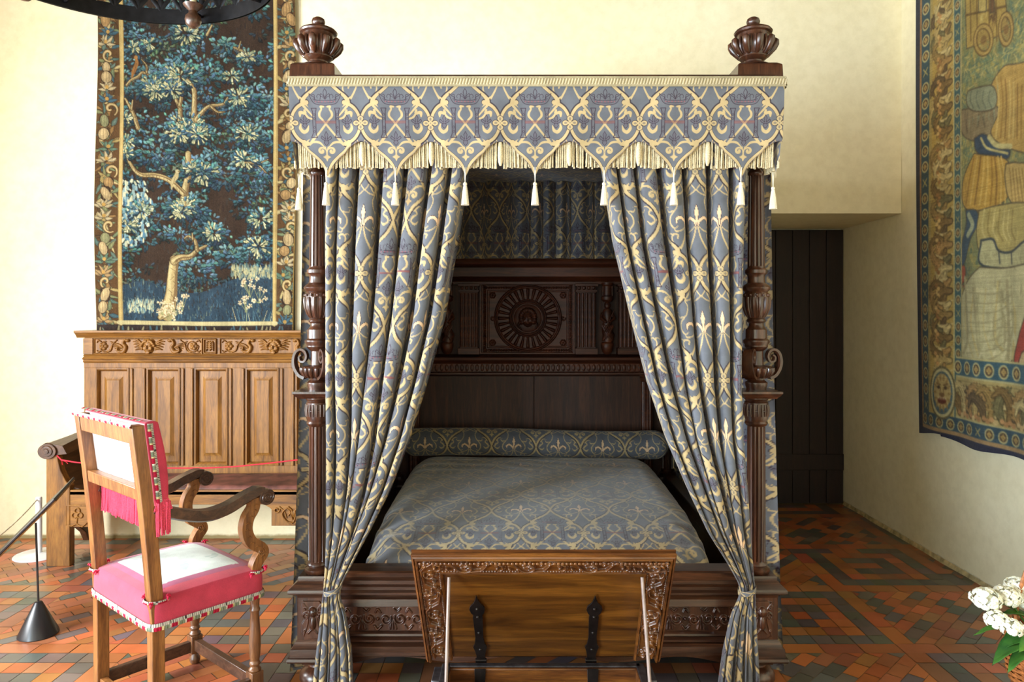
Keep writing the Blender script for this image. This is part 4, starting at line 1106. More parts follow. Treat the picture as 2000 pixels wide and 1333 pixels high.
# ------------------------------------------------------------------ armchair
CO = Vector((-1.46, 3.06, 0)); F = Vector((.643, .766, 0)); Rv = Vector((.766, -.643, 0))
M['chair_leg'] = wood('chair_leg_walnut', (84, 50, 30), (126, 82, 50), (160, 112, 70), 'z', .34, .3, 1.4)
chair = empty('armchair', CO, 'walnut armchair with a pink velvet seat turned towards the bench', 'chair')
def cl_(a, b, z): return tuple(CO+Rv*a+F*b+Vector((0, 0, z)))
Mc = Matrix(((Rv.x, F.x, 0, CO.x), (Rv.y, F.y, 0, CO.y), (0, 0, 1, 0), (0, 0, 0, 1)))
bz = [(0, -.200), (.45, -.202), (.60, -.210), (.80, -.226), (1.0, -.246), (1.235, -.275)]
def bb(z): return float(np.interp(z, [q[0] for q in bz], [q[1] for q in bz]))
h_ = .024
for sx in (-1, 1):
    pts = [(sx*.268, bb(z), z) for z in np.linspace(0, 1.235, 22)]
    mb = MB().rings([[(p[0]-h_, p[1]-h_, p[2]), (p[0]+h_, p[1]-h_, p[2]), (p[0]+h_, p[1]+h_, p[2]), (p[0]-h_, p[1]+h_, p[2])] for p in pts])
    mb.build('back_leg', M['chair_wood'], chair, mtx=Mc, bevel=.003)
    T_ = [(.012, 0), (.020, .004), (.024, .016), (.024, .028), (.014, .042), (.012, .048), (.022, .054)]
    U_ = [(.024, .136), (.027, .144), (.020, .152), (.017, .158), (.023, .166), (.023, .172), (.018, .18), (.022, .20), (.0245, .25), (.024, .29), (.020, .34), (.0175, .385), (.0215, .392), (.0215, .399), (.018, .405), (.019, .43), (.022, .45), (.022, .47)]
    mb = MB().lathe(sx*.268, .205, T_, 24).lathe(sx*.268, .205, U_, 24).box(sx*.268-.026, sx*.268+.026, .179, .231, .054, .136)
    mb.build('front_leg', M['chair_leg'], chair, mtx=Mc, bevel=.002)
    MB().box(sx*.268-.014, sx*.268+.014, -.178, .180, .060, .112).build('stretcher', M['chair_dark'], chair, mtx=Mc, bevel=.003)
MB().box(-.244, .244, .190, .220, .068, .120).build('stretcher', M['chair_dark'], chair, mtx=Mc, bevel=.003)
MB().box(-.244, .244, -.216, -.186, .050, .098).build('stretcher', M['chair_wood'], chair, mtx=Mc, bevel=.003)
MB().box(-.245, .245, -.18, .185, .446, .475).build('seat_frame', M['chair_wood'], chair, mtx=Mc)
# back rails
def slat(z0, z1, th):
    mb = MB(); mb.rings([[(x, bb(z)-th, z) for z in (z0, z1)]+[(x, bb(z)+th*.8, z) for z in (z1, z0)] for x in (-.246, .246)]); return mb
slat(1.163, 1.228, .020).build('back_rail', M['chair_wood'], chair, mtx=Mc, bevel=.003)
slat(.945, .993, .019).build('back_rail', M['chair_wood'], chair, mtx=Mc, bevel=.003)
# upholstered back
PK_, PKD = (206, 62, 88), (176, 40, 74)
def box_grid(name, fn, a0, a1, n, rows, colf, mat, par, mtx):
    pass
def cushion(name, outline, levels, colf, mat, par, n=240):
    """outline(theta, inset, z) rings from bottom to centre"""
    th = np.linspace(0, 2*PI, n); P = np.array([[outline(a, ins) for a in th] for ins, z in levels]); P = np.dstack([P, np.array([[z(*p) if callable(z) else z for p in row] for (ins, z), row in zip(levels, P)])])
    C = colf(P); A = np.array(Mc)[:3]; W_ = P @ A[:, :3].T+A[:, 3]
    return grid_mesh(name, W_, mat, par, C, flip=True)
def rrect(hx_, hy_, e=14):
    def f(a, ins):
        c, s_ = math.cos(a), math.sin(a); k = (abs(c)**e+abs(s_)**e)**(-1/e); return (c*k*(hx_-ins), s_*k*(hy_-ins)+.003)
    return f
SHX, SHY = .300, .236
def dome(x, y): return .567+.034*max(0, 1-(x/.30)**4)*max(0, 1-((y)/.236)**4)
lv = [(0.004, .462), (0, .468), (0, .50), (0, .53), (.001, .548), (.005, .558), (.012, lambda x, y: dome(x, y))]
for q in np.linspace(.016, .225, 60): lv.append((q, lambda x, y: dome(x, y)))
def seat_out(a, ins):
    c, s_ = math.cos(a), math.sin(a); e = 16; k = (abs(c)**e+abs(s_)**e)**(-1/e)
    if ins <= .03: return (c*k*(SHX-ins), s_*k*(SHY-ins)+.003)
    t = (ins-.03)/(.195); return (c*k*(SHX-.03)*(1-t*.999), s_*k*(SHY-.03)*(1-t*.999)+.003)
def seat_col(P):
    x, y, z = P[..., 0], P[..., 1], P[..., 2]; C = np.zeros(P.shape); C[:] = lin(PK_)
    n = flame_noise(x*30, y*30+z*20, 4)[..., None]; C = C*(1+.10*n)
    top = z > .555; X_, Y_ = np.abs(x)/.205, np.abs(y-.003)/.165; m = np.maximum(X_, Y_)
    bord = (top & (m < 1.16) & (m >= 1.0)); mid_ = top & (m < 1.0)
    C[bord] = lin((172, 66, 110)); C[mid_] = lin((222, 236, 228))
    g = (flame_noise(x*24, y*24, 11) > .55) & mid_; C[g] = lin((190, 216, 206))
    g = (flame_noise(x*30+3, y*40, 12) > .8) & mid_ & (m < .75); C[g] = lin((120, 150, 140))
    return C
cushion('seat', seat_out, lv, seat_col, M['velvet'], chair, 420)
def gimp(name, path, hh, par, closed=True, off=.0045, period=.058):
    """braid ribbon with blocks of crimson, cream and green following a path of local points; hh is its height"""
    P0 = np.array(path, float); d = np.hypot(*np.diff(P0[:, :2], axis=0).T)+np.abs(np.diff(P0[:, 2])); L = np.concatenate([[0], np.cumsum(d)]); n = int(L[-1]/.0022)
    u = np.linspace(0, L[-1], n); c = np.stack([np.interp(u, L, P0[:, k]) for k in range(3)], 1); return u, c
def gimp_strip(name, path, upv, outv, hh, par):
    u, c = gimp(name, path, hh, par); ny = 9; upv = np.array(upv, float)
    t = np.linspace(0, 1, ny)[:, None]; N = len(u)
    outv = np.array(outv, float) if np.ndim(outv) == 1 else None
    tan = np.gradient(c, axis=0); tan /= np.linalg.norm(tan, axis=1)[:, None]+1e-9
    o = np.cross(tan, upv); o /= np.linalg.norm(o, axis=1)[:, None]+1e-9
    if outv is not None: o = outv[None, :].repeat(N, 0)
    bump = .004+.0025*np.abs(np.sin(u/.0035))[None, :]*(t < .5)+.003*np.sin(t*PI)
    P = c[None]+upv[None, None]*(hh*t)[..., None]+o[None]*bump[..., None]
    ph = np.mod(u/.058, 1)[None, :].repeat(ny, 0); T_ = t.repeat(N, 1)
    C = np.zeros((ny, N, 3)); C[:] = lin((232, 226, 214))
    C[(T_ < .58) & (ph < .42)] = lin((186, 24, 62)); C[(T_ < .58) & (ph >= .42) & (ph < .55)] = lin((230, 214, 160)); C[(T_ < .58) & (ph >= .55) & (ph < .9)] = lin((134, 146, 124))
    st = (T_ >= .58) & (np.mod(u/.0075, 1)[None, :].repeat(ny, 0) < .35); C[st] = lin((100, 92, 96))
    C[(ph > .93) & (T_ > .5)] = lin((74, 58, 60))
    A = np.array(Mc)[:3]; W_ = P @ A[:, :3].T+A[:, 3]
    return grid_mesh(name, W_, M['braid'], par, C)
seat = [o for o in chair.children if o.name.startswith('seat') and 'frame' not in o.name][0]
pth = [(*seat_out(a, -.001), .452) for a in np.linspace(0, 2*PI, 160)]
gimp_strip('braid', pth, (0, 0, 1), None, .028, seat)
def tuft(a, b, z, r=.012, col='tuft'):
    mb = MB()
    for k in range(9):
        q = random.Random(k*7+int(a*999)); d = Vector((q.uniform(-1, 1), q.uniform(-1, 1), q.uniform(-.7, .7)))*r
        mb.tube([(a, b, z), (a+d.x*.6, b+d.y*.6, z+d.z*.6+.003), (a+d.x, b+d.y, z+d.z-.004)], [.003, .0035, .002], 5)
    return mb
M['crimson'] = plain('crimson_tuft', (190, 26, 66), .8, 0, 0, .2, 200)
M['pink_cord'] = plain('pink_fringe', (208, 66, 96), .75, 0, 0, .2, 300, .3)
for sx in (-1, 1):
    for b, w in ((-.20, .034), (.205, .030)):
        u_ = [(sx*.268+w*math.cos(a)*1.15, b+w*math.sin(a)*1.15, .556) for a in np.linspace(0, 2*PI, 24)]
        gimp_strip('braid', u_, (0, 0, 1), None, .012, seat)
    for dx, dy, z in ((-.036*1, -.03, .572), (.036, .03, .575), (.036, -.034, .56), (-.036, .034, .575)):
        for b in (-.20, .205): tuft(sx*.268+dx, b+dy, z, .013).build('tuft', M['crimson'], seat, mtx=Mc)
# back pad
BT = .050
zs = np.linspace(.93, 1.243, 40)
def pad_ring(x, th):
    pass
nz, nxp = 60, 90
def pad(name, face):
    C = None
mb_P = []
outl = []   # closed section in (offset, z), going round the pad
for z in np.linspace(.925, 1.236, 26): outl.append((.020, z))
for k in range(1, 8):
    a = PI*k/8; outl.append((.020+BT/2*(1-math.cos(a)), 1.236+.012*math.sin(a)))
for z in np.linspace(1.236, .925, 26): outl.append((.020+BT+.012*math.sin((z-.925)/.311*PI), z))
outl.append(outl[0])
xs_ = np.concatenate([np.full(6, -.2955), np.linspace(-.295, .295, 80), np.full(6, .2955)])
sc_ = np.concatenate([np.linspace(0.02, .98, 6), np.ones(80), np.linspace(.98, .02, 6)])
zc, oc = 1.085, .020+BT/2
P = np.zeros((len(outl), len(xs_), 3))
for i, (o_, z) in enumerate(outl):
    for j, (x, k) in enumerate(zip(xs_, sc_)):
        z_ = zc+(z-zc)*k; P[i, j] = (x, bb(z_)+oc+(o_-oc)*k, z_)
C = np.zeros(P.shape); C[:] = lin(PK_); n_ = flame_noise(P[..., 0]*30, P[..., 2]*30, 2)[..., None]; C = C*(1+.1*n_)
bk = (np.arange(len(outl)) < 26)[:, None] & (np.abs(P[..., 0]) < .2945); C[bk] = lin((232, 222, 220))
A = np.array(Mc)[:3]; W_ = P @ A[:, :3].T+A[:, 3]
pad_o = grid_mesh('back_pad', W_, M['velvet'], chair, C)
gimp_strip('braid', [(-.296, bb(z)+.026, z) for z in np.linspace(.93, 1.24, 20)], (0, 1, 0), (-1, 0, 0), .022, pad_o)
gimp_strip('braid', [(.296, bb(z)+.026, z) for z in np.linspace(.93, 1.24, 20)], (0, 1, 0), (1, 0, 0), .022, pad_o)
gimp_strip('braid', [(x, bb(1.24)+.004, 1.2455) for x in np.linspace(-.296, .296, 30)], (0, 1, 0), (0, 0, 1), .030, pad_o)
gimp_strip('braid', [(x, bb(1.24)-.0235, 1.226) for x in np.linspace(-.294, .294, 30)], (0, 0, 1), (0, -1, 0), .018, pad_o)
mb = MB(); rr = random.Random(2)
def strand(x, o_, L):
    j = rr.uniform(-.004, .004); z0 = .935
    mb.tube([(x, bb(z0)+o_, z0), (x+j*.4, bb(z0)+o_+rr.uniform(-.002, .002), z0-L*.5), (x+j, bb(z0)+o_+rr.uniform(-.004, .004), z0-L)], [.0030, .0032, .0026], 5, cap=True)
for i in range(150):
    strand(-.29+.58*i/149, .030+rr.uniform(0, .006), .118+rr.uniform(-.006, .006))
for i in range(150):
    strand(-.29+.58*i/149, .030+BT+rr.uniform(-.008, .002), .118+rr.uniform(-.006, .006))
for i in range(22):
    for sx in (-1, 1): strand(sx*(.293+rr.uniform(-.003, .004)+.008), .026+BT*i/21, .122+rr.uniform(-.006, .006))
for i in range(20):
    for q in (-1, 1):
        for sx in (-1, 1):
            o_ = .024+BT*(i+.5)/20; mb.tube([(sx*.300, bb(.93)+o_, .938), (sx*.303, bb(.93)+o_+q*.010, .905)], .002, 4)
mb.box(-.297, .297, bb(.93)+.022, bb(.93)+.024+BT, .925, .945)
mb.build('fringe', M['pink_cord'], pad_o, mtx=Mc)['kind'] = 'stuff'
# arms
for sx in (-1, 1):
    a_ = sx*.268
    P2 = bez((-.215, .912), (-.16, .888), (-.08, .858), (0, .842), (.08, .852), (.15, .878), (.21, .897), n=8)+[(.250+.034*math.cos(t), .868+.034*math.sin(t)) for t in np.linspace(2.1, -.2, 9)]
    def shp(t, w=.026):
        h = .022-.004*abs(t-.5); return [(-w, -h), (w, -h), (w, h*.8), (w*.6, h*1.15), (-w*.6, h*1.15), (-w, h*.8)]
    pts = [(a_, b, z) for b, z in P2[:-9]]
    arm = MB().sweep(pts+[(a_, .235, .893)], shp, (1, 0, 0))
    arm.rings([[(a_-.029, .248+.034*math.cos(t), .869+.034*math.sin(t)) for t in np.linspace(0, 2*PI, 28, endpoint=False)], [(a_+.029, .248+.034*math.cos(t), .869+.034*math.sin(t)) for t in np.linspace(0, 2*PI, 28, endpoint=False)]])
    ao = arm.build('arm', M['chair_dark'], chair, mtx=Mc, bevel=.002)
    mb = MB()
    for q in (-1, 1): mb.tube([(a_+q*.029, .248+r*math.cos(t), .869+r*math.sin(t)) for r, t in zip(np.linspace(.030, .004, 40), np.linspace(1.5, 1.5-4.6*PI, 40))], [.0042-.002*i/40 for i in range(40)], 6)
    mb.build('volute', M['chair_dark'], ao, mtx=Mc)
    P3 = bez((.200, .872), (.196, .83), (.170, .79), (.162, .74), (.182, .69), (.225, .655), (.236, .63), (.218, .605), (.205, .58), (.205, .548), n=7)
    def sh3(t):
        w = .019; h = .020+.004*math.sin(t*PI); return [(-w, -h), (w, -h), (w, h), (-w, h)]
    so = MB().sweep([(a_, b, z) for b, z in P3], sh3, (1, 0, 0)).build('arm_support', M['chair_wood'], chair, mtx=Mc, bevel=.002)
    mb = MB()
    for q in (-1, 1):
        mb.tube([(a_+q*.0195, .226+r*math.cos(t), .640+r*math.sin(t)) for r, t in zip(np.linspace(.018, .003, 30), np.linspace(1.2, 1.2-3.6*PI, 30))], .002, 5)
        for k in range(4, len(P3)-18, 4):
            b, z = P3[k]; mb.tube([(a_+q*.0195, b-.012, z-.006), (a_+q*.0200, b, z), (a_+q*.0195, b+.012, z-.008)], [.001, .0032, .001], 5)
    mb.build('carving', M['chair_wood'], so, mtx=Mc)
# ------------------------------------------------------------------ oak bench against the back wall
BD = 5.13
def bX(p): return X(p, BD)
def bZ(p): return Z(p, BD)
B0, B1 = bX(166), bX(690)
bench = empty('settle', ((B0+B1)/2, 4.95, 0), 'tall oak settle with panelled back and carved frieze below the tree tapestry', 'bench')
mb = MB()
mb.box(B0, B1, BD+.012, BD+.045, .46, bZ(646)-.01)
back = mb.build('bench_back', M['bench_wood'], bench, bevel=.002)
mb = MB()
centers = [222, 321.5, 414.5, 514, 611]; half = 32
edges = [(166, centers[0]-half)]+[(centers[i]+half, centers[i+1]-half) for i in range(4)]+[(centers[4]+half, 690)]
zt_, zb_ = bZ(719), bZ(909)
mf = MB()
for a, b in edges:
    mf.box(bX(a), bX(b), BD-.012, BD+.02, zb_-.03, zt_+.02)
    if 170 < a < 640 and b-a < 60:
        mf.box(bX(a)+.012, bX(a)+.030, BD-.024, BD-.01, zb_, zt_-.002); mf.box(bX(b)-.030, bX(b)-.012, BD-.024, BD-.01, zb_, zt_-.002)
mf.box(B0, B1, BD-.014, BD+.02, zt_, bZ(696)); mf.box(B0, B1, BD-.014, BD+.02, .51, zb_)
mf.build('frame', M['bench_wood'], back, bevel=.003)
for c in centers:
    mp = MB(); xa, xb = bX(c-half), bX(c+half)
    for k, (i, y) in enumerate(((0, 0), (.006, -.010), (.012, -.010), (.016, -.002))): pass
    R = []
    for ins, y in ((0, -.012), (.0, -.020), (.008, -.022), (.014, -.014), (.018, -.002), (.020, .008), (.050, .004), (.072, -.008), (.074, -.010), (.076, -.010)):
        R.append([(xa+ins, BD+y, zb_+ins*1.2), (xb-ins, BD+y, zb_+ins*1.2), (xb-ins, BD+y, zt_-ins*1.2), (xa+ins, BD+y, zt_-ins*1.2)])
    mp.rings(R, cap=False); b = len(mp.v); mp.v += R[-1]; mp.f.append((b, b+1, b+2, b+3))
    mp.build('panel', M['bench_wood'], back, angle=20)
mr_ = MB()
def molding(prof, x0=B0, x1=B1): return MB().extrude_x(prof, x0, x1)
m1 = molding([(BD+.04, bZ(697)), (BD-.02, bZ(697)), (BD-.03, bZ(699)), (BD-.036, bZ(701.5)), (BD-.02, bZ(703)), (BD-.026, bZ(706)), (BD-.016, bZ(709)), (BD+.04, bZ(712))][::-1])
m1.extrude_x([(BD+.1, bZ(646)), (BD-.060, bZ(646)), (BD-.060, bZ(649.5)), (BD-.045, bZ(652)), (BD-.030, bZ(657)), (BD-.022, bZ(660)), (BD+.1, bZ(661))], B0-.045, B1+.045)
m1.extrude_x([(BD+.04, bZ(692)), (BD-.012, bZ(692)), (BD-.022, bZ(694.5)), (BD-.012, bZ(697)), (BD+.04, bZ(697))], B0, B1)
m1.box(B0, B1, BD-.006, BD+.04, bZ(694), bZ(660)); m1.box(bX(166), bX(184), BD-.022, BD+.02, bZ(692), bZ(661))
m1.build('cornice', M['bench_wood_x'], back, angle=25)
def frieze(x0, x1, kind):
    cv = Canvas(x0, x1, 661, 692, 4.0); c = (x0+x1)/2; cv.H += 0; yc = 676.5
    # winged head
    fx = x0+107 if kind == 0 else x0+106
    cv.dome(fx, yc+.5, 11, 14, 9); cv.dome(fx, yc-8, 12, 7, 9); cv.ridge([(fx, yc-1), (fx, yc+4)], [2, 4.5], 14); cv.dome(fx, yc+8, 4, 1.6, 2.4, 8); cv.dome(fx, yc+12, 4.5, 3, 2, 7)
    for q in (-1, 1):
        cv.dome(fx+q*5, yc+4, 4, 4, 2.4, 8); cv.dome(fx+q*4.5, yc-2, 2.6, 1.5, 2.2, 8)
        for k in range(5): cv.dome(fx+q*(3+k*2.4), yc-10+k*k*.55, 3, 2.6, 3, 8)
        for k in range(5): cv.ridge(bez((fx+q*12, yc+6-k*2.6), (fx+q*(19+k), yc+5-k*4.6), (fx+q*(26+k*1.5), yc+7-k*5.4)), [3.4, 3.6, 1.4], 4.5)
        bx = fx+q*50
        cv.ridge(bez((bx-q*11, yc-11), (bx-q*4, yc-12), (bx-q*1, yc-5), (bx-q*5, yc+2), (bx, yc+11), (bx+q*10, yc+9), (bx+q*9, yc+2)), [2, 5, 6, 8, 9, 5, 3], 7)
        cv.dome(bx-q*9, yc-11, 4.5, 3, 6, 1)
        for k in range(6): cv.ridge([(bx-q*(0-k*1.2), yc+2-k*1), (bx+q*(14+k*2.2), yc+8-k*3.4)], [2, 3, 1], 4)
        cv.ridge(bez((bx+q*12, yc-12), (bx+q*20, yc-4), (bx+q*24, yc+8), (bx+q*32, yc+12)), [2, 3, 2], 4)
        fx2 = bx+q*38
        for k in range(5): a = k*2*PI/5; cv.dome(fx2+4.8*math.cos(a), yc+4.8*math.sin(a), 4, 3.4, 5)
        cv.dome(fx2, yc, 3, 3, 7); cv.ridge(spiral(fx2-q*3, yc, 12, 9, 0, 5), [2, 2.6, 1], 3)
        cv.ridge(bez((fx2+q*5, yc-9), (fx2+q*10, yc-11), (fx2+q*13, yc-7)), [2, 3, 1], 4); cv.ridge(bez((fx2+q*5, yc+9), (fx2+q*10, yc+11), (fx2+q*13, yc+8)), [2, 3, 1], 4)
    for e in (x0+1.2, x1-1.2): cv.ridge([(e, 661), (e, 692)], 2.4, 4)
    cv.ridge([(x0, 662), (x1, 662)], 2, 4); cv.ridge([(x0, 691), (x1, 691)], 2, 4); cv.blur(2)
    relief_mesh('carved_frieze', cv, lambda x, y, h: np.stack([bX(x), BD-.0065-h*.0030, bZ(y)], -1), M['bench_wood'], back)
frieze(185, 397, 0); frieze(430, 642, 1)
for x0 in (398, 650):
    cv = Canvas(x0, x0+27, 661, 692, 3); cv.ridge([(x0+2, 663), (x0+25, 663), (x0+25, 690), (x0+2, 690), (x0+2, 663)], 3, 5)
    for k in range(4):
        for q in (-1, 1): cv.ridge(bez((x0+13.5, 671+k*4), (x0+13.5+q*5, 668+k*4), (x0+13.5+q*7, 674+k*4)), [3, 3, 1], 5)
    cv.dome(x0+13.5, 676, 3, 10, 6); cv.blur(1)
    relief_mesh('carved_frieze', cv, lambda x, y, h: np.stack([bX(x), BD-.0065-h*.0030, bZ(y)], -1), M['bench_wood'], back)
# seat
SD = 4.69
mb = MB().box(B0+.05, B1-.02, SD+.0, BD-.01, .462, .492); mb.build('seat_board', M['bench_dark'], bench, bevel=.006)
M['maroon'] = plain('worn_maroon_leather', (96, 58, 50), .5, 0, 0, .4, 9, .2)
def seatpad():
    nx, ny = 160, 30; s = np.linspace(0, 1, nx)[None, :].repeat(ny, 0); t = np.linspace(0, 1, ny)[:, None].repeat(nx, 1)
    x0, x1 = B0+.30, B1-.12; e = np.minimum(np.minimum(s, 1-s)*(x1-x0), np.minimum(t, 1-t)*.40)
    z = .492+.030*np.sqrt(np.clip(1-(1-np.clip(e/.03, 0, 1))**2, 0, 1))+.002*flame_noise(s*9, t*4, 3)
    P = np.stack([x0+(x1-x0)*s, SD+.012+.40*t, z], -1); return grid_mesh('seat_pad', P, M['maroon'], bench, None, flip=True)
seatpad()
# apron with carved brackets
def sZ(p): return Z(p, SD)
def sX(p): return X(p, SD)
xm = (B0+B1)/2
top = sZ(958); prof = [(B0+.03, sZ(988))]
pl = [(sX(132), top), (sX(132), sZ(1027)), (sX(140), sZ(1030)), (sX(150), sZ(1026)), (sX(160), sZ(1032)), (sX(170), sZ(1024)), (sX(178), sZ(1006)), (sX(190), sZ(990)), (sX(205), sZ(987))]
pl += [(sX(515), sZ(986)), (sX(526), sZ(992)), (sX(534), sZ(999)), (sX(541), sZ(993)), (sX(550), sZ(1002)), (sX(556), sZ(1018)), (sX(568), sZ(1026)), (sX(579), sZ(1027)), (sX(590), sZ(1018)), (sX(597), sZ(1004)), (sX(606), sZ(992)), (sX(620), sZ(986)), (B1-.05, sZ(986)), (B1-.05, top)]
MB().prism(pl, lambda a, b, d: (a, d, b), SD, SD+.03).build('apron', M['bench_wood_x'], bench, bevel=.003)
cv = Canvas(530, 602, 985, 1028, 3)
for q in (-1, 1):
    cv.ridge([(574+q*x, y) for x, y in bez((3, 1022), (14, 1018), (22, 1004), (14, 994), (6, 1000), (10, 1007))], [4, 4, 4, 3.4, 3.4, 4], 6); cv.ridge([(574+q*x, y) for x, y in bez((0, 1020), (4, 1008), (3, 998), (10, 991))], 4, 6)
cv.ridge(spiral(541, 996, 6, 2, 0, 6), 3, 5); cv.ridge(bez((546, 990), (556, 1000), (560, 1012)), 3, 4); cv.dome(574, 1004, 3, 8, 6); cv.blur(1)
relief_mesh('bracket_carving', cv, lambda x, y, h: np.stack([sX(x), SD+.003-h*.0026, sZ(y)], -1), M['bench_wood'], [o for o in bench.children if o.name.startswith('apron')][0])
cv = Canvas(128, 176, 985, 1030, 3)
for k in range(3): a = -PI/2+k*2.1; cv.ridge([(152+6*math.cos(a)+5*math.cos(b), 1004+6*math.sin(a)+5*math.sin(b)) for b in np.linspace(0, 6.3, 20)], 2.6, 5)
cv.ridge([(152, 1010), (150, 1022)], 3, 4); cv.ridge(bez((132, 1024), (140, 1028), (150, 1024), (160, 1029), (170, 1022)), 2.5, 4)
cv.ridge([(130, 1026), (130, 988), (172, 988)], 3, 4); cv.blur(1)
relief_mesh('bracket_carving', cv, lambda x, y, h: np.stack([sX(x), SD+.003-h*.0026, sZ(y)], -1), M['bench_wood'], [o for o in bench.children if o.name.startswith('apron')][0])
# ends: shaped front stile, scrolled arm, curved inner board
for side in (0, 1):
    def mx(x): return x if side == 0 else (B0+B1)-x
    FD = 4.685
    st = [(X(90, FD), 0), (X(136, FD), 0), (X(136, FD), Z(950, FD)), (X(128, FD), Z(940, FD)), (X(118, FD), Z(920, FD)), (X(113, FD), Z(900, FD)), (X(110, FD), Z(885, FD)), (X(90, FD), Z(885, FD))]
    MB().prism([(mx(a), b) for a, b in st], lambda a, b, d: (a, d, b), FD, FD+.055).build('front_post', M['bench_wood'], bench, bevel=.004)
    e0, e1 = X(92, FD), X(92, FD)+.045
    poly = [(FD+.05, .06), (FD+.05, .66), (FD+.02, .72), (FD+.06, .745), (FD+.16, .735), (FD+.28, .76), (FD+.40, .80), (BD+.0, .83), (BD+.0, .10), (BD-.06, .05), (BD-.10, .12), (BD-.20, .20), (BD-.30, .17), (FD+.10, .08)]
    en = MB().prism(poly, lambda a, b, d: (mx(d), a, b), e0, e1).build('end_board', M['bench_dark'], bench, bevel=.004)
    # concave inner board leading from the arm down to the seat
    R = []
    for z, ins in ((.735, .0), (.70, .004), (.65, .012), (.60, .030), (.55, .062), (.51, .105), (.495, .15)):
        xx_ = e1+ins*.9; R.append([(mx(e1-.01), FD+.04, z), (mx(xx_+.012), FD+.04, z), (mx(xx_+.012), BD-.02, z), (mx(e1-.01), BD-.02, z)])
    MB().rings(R).build('curved_board', M['bench_dark'], en, angle=60)
    ax, az = X(92, FD), Z(882, FD)
    mb = MB(); n = 28
    def cyl(r, y0, y1):
        mb.rings([[(mx(ax+.006+r*math.cos(t)*1.15), y0+(.0), az+r*math.sin(t)*.95) for t in np.linspace(0, 2*PI, n, endpoint=False)], [(mx(ax+.006+r*math.cos(t)*1.15), y1, az+.03+r*math.sin(t)*.8) for t in np.linspace(0, 2*PI, n, endpoint=False)]])
    cyl(.052, FD-.015, BD-.01); cyl(.034, FD-.022, FD); cyl(.016, FD-.028, FD)
    mb.hexa([(mx(ax+.01), FD, az-.03), (mx(ax+.13), FD, az-.02), (mx(ax+.09), BD-.02, az+.0), (mx(ax+.01), BD-.02, az), (mx(ax+.01), FD, az+.05), (mx(ax+.10), FD, az+.035), (mx(ax+.08), BD-.02, az+.085), (mx(ax+.01), BD-.02, az+.085)])
    mb.build('armrest', M['bench_dark'], bench, bevel=.004)
    MB().box(mx(ax+.14)-.0, mx(ax+.16), FD+.02, BD, 0.0, .045).build('foot_rail', M['bench_dark'], bench) if False else None
# red cord barring the seat
a, b = Vector((X(103, 4.67), 4.66, Z(895, 4.67))), Vector((B1-.06, 4.66, .69))
mb = MB(); pts = [(X(p, 4.62), 4.62, Z(y, 4.62)) for p, y in ((101, 894), (120, 899), (150, 904), (200, 908), (260, 912), (330, 915), (400, 915), (460, 912), (520, 906), (580, 899), (630, 892), (668, 886))]
pts[0] = (pts[0][0], 4.675, pts[0][2]); pts[-1] = (pts[-1][0], 4.675, pts[-1][2])
mb.tube(pts, .0045, 6); 
for d in ((.02, -.03), (-.008, -.035)): mb.tube([pts[1], (pts[1][0]+d[0], 4.64, pts[1][2]+d[1]*.6), (pts[1][0]+d[0]*1.3, 4.645, pts[1][2]+d[1])], .003, 5)
tag(mb.build('cord', M['red_cord']), 'thin red cord tied across the seat of the oak settle', 'cord')

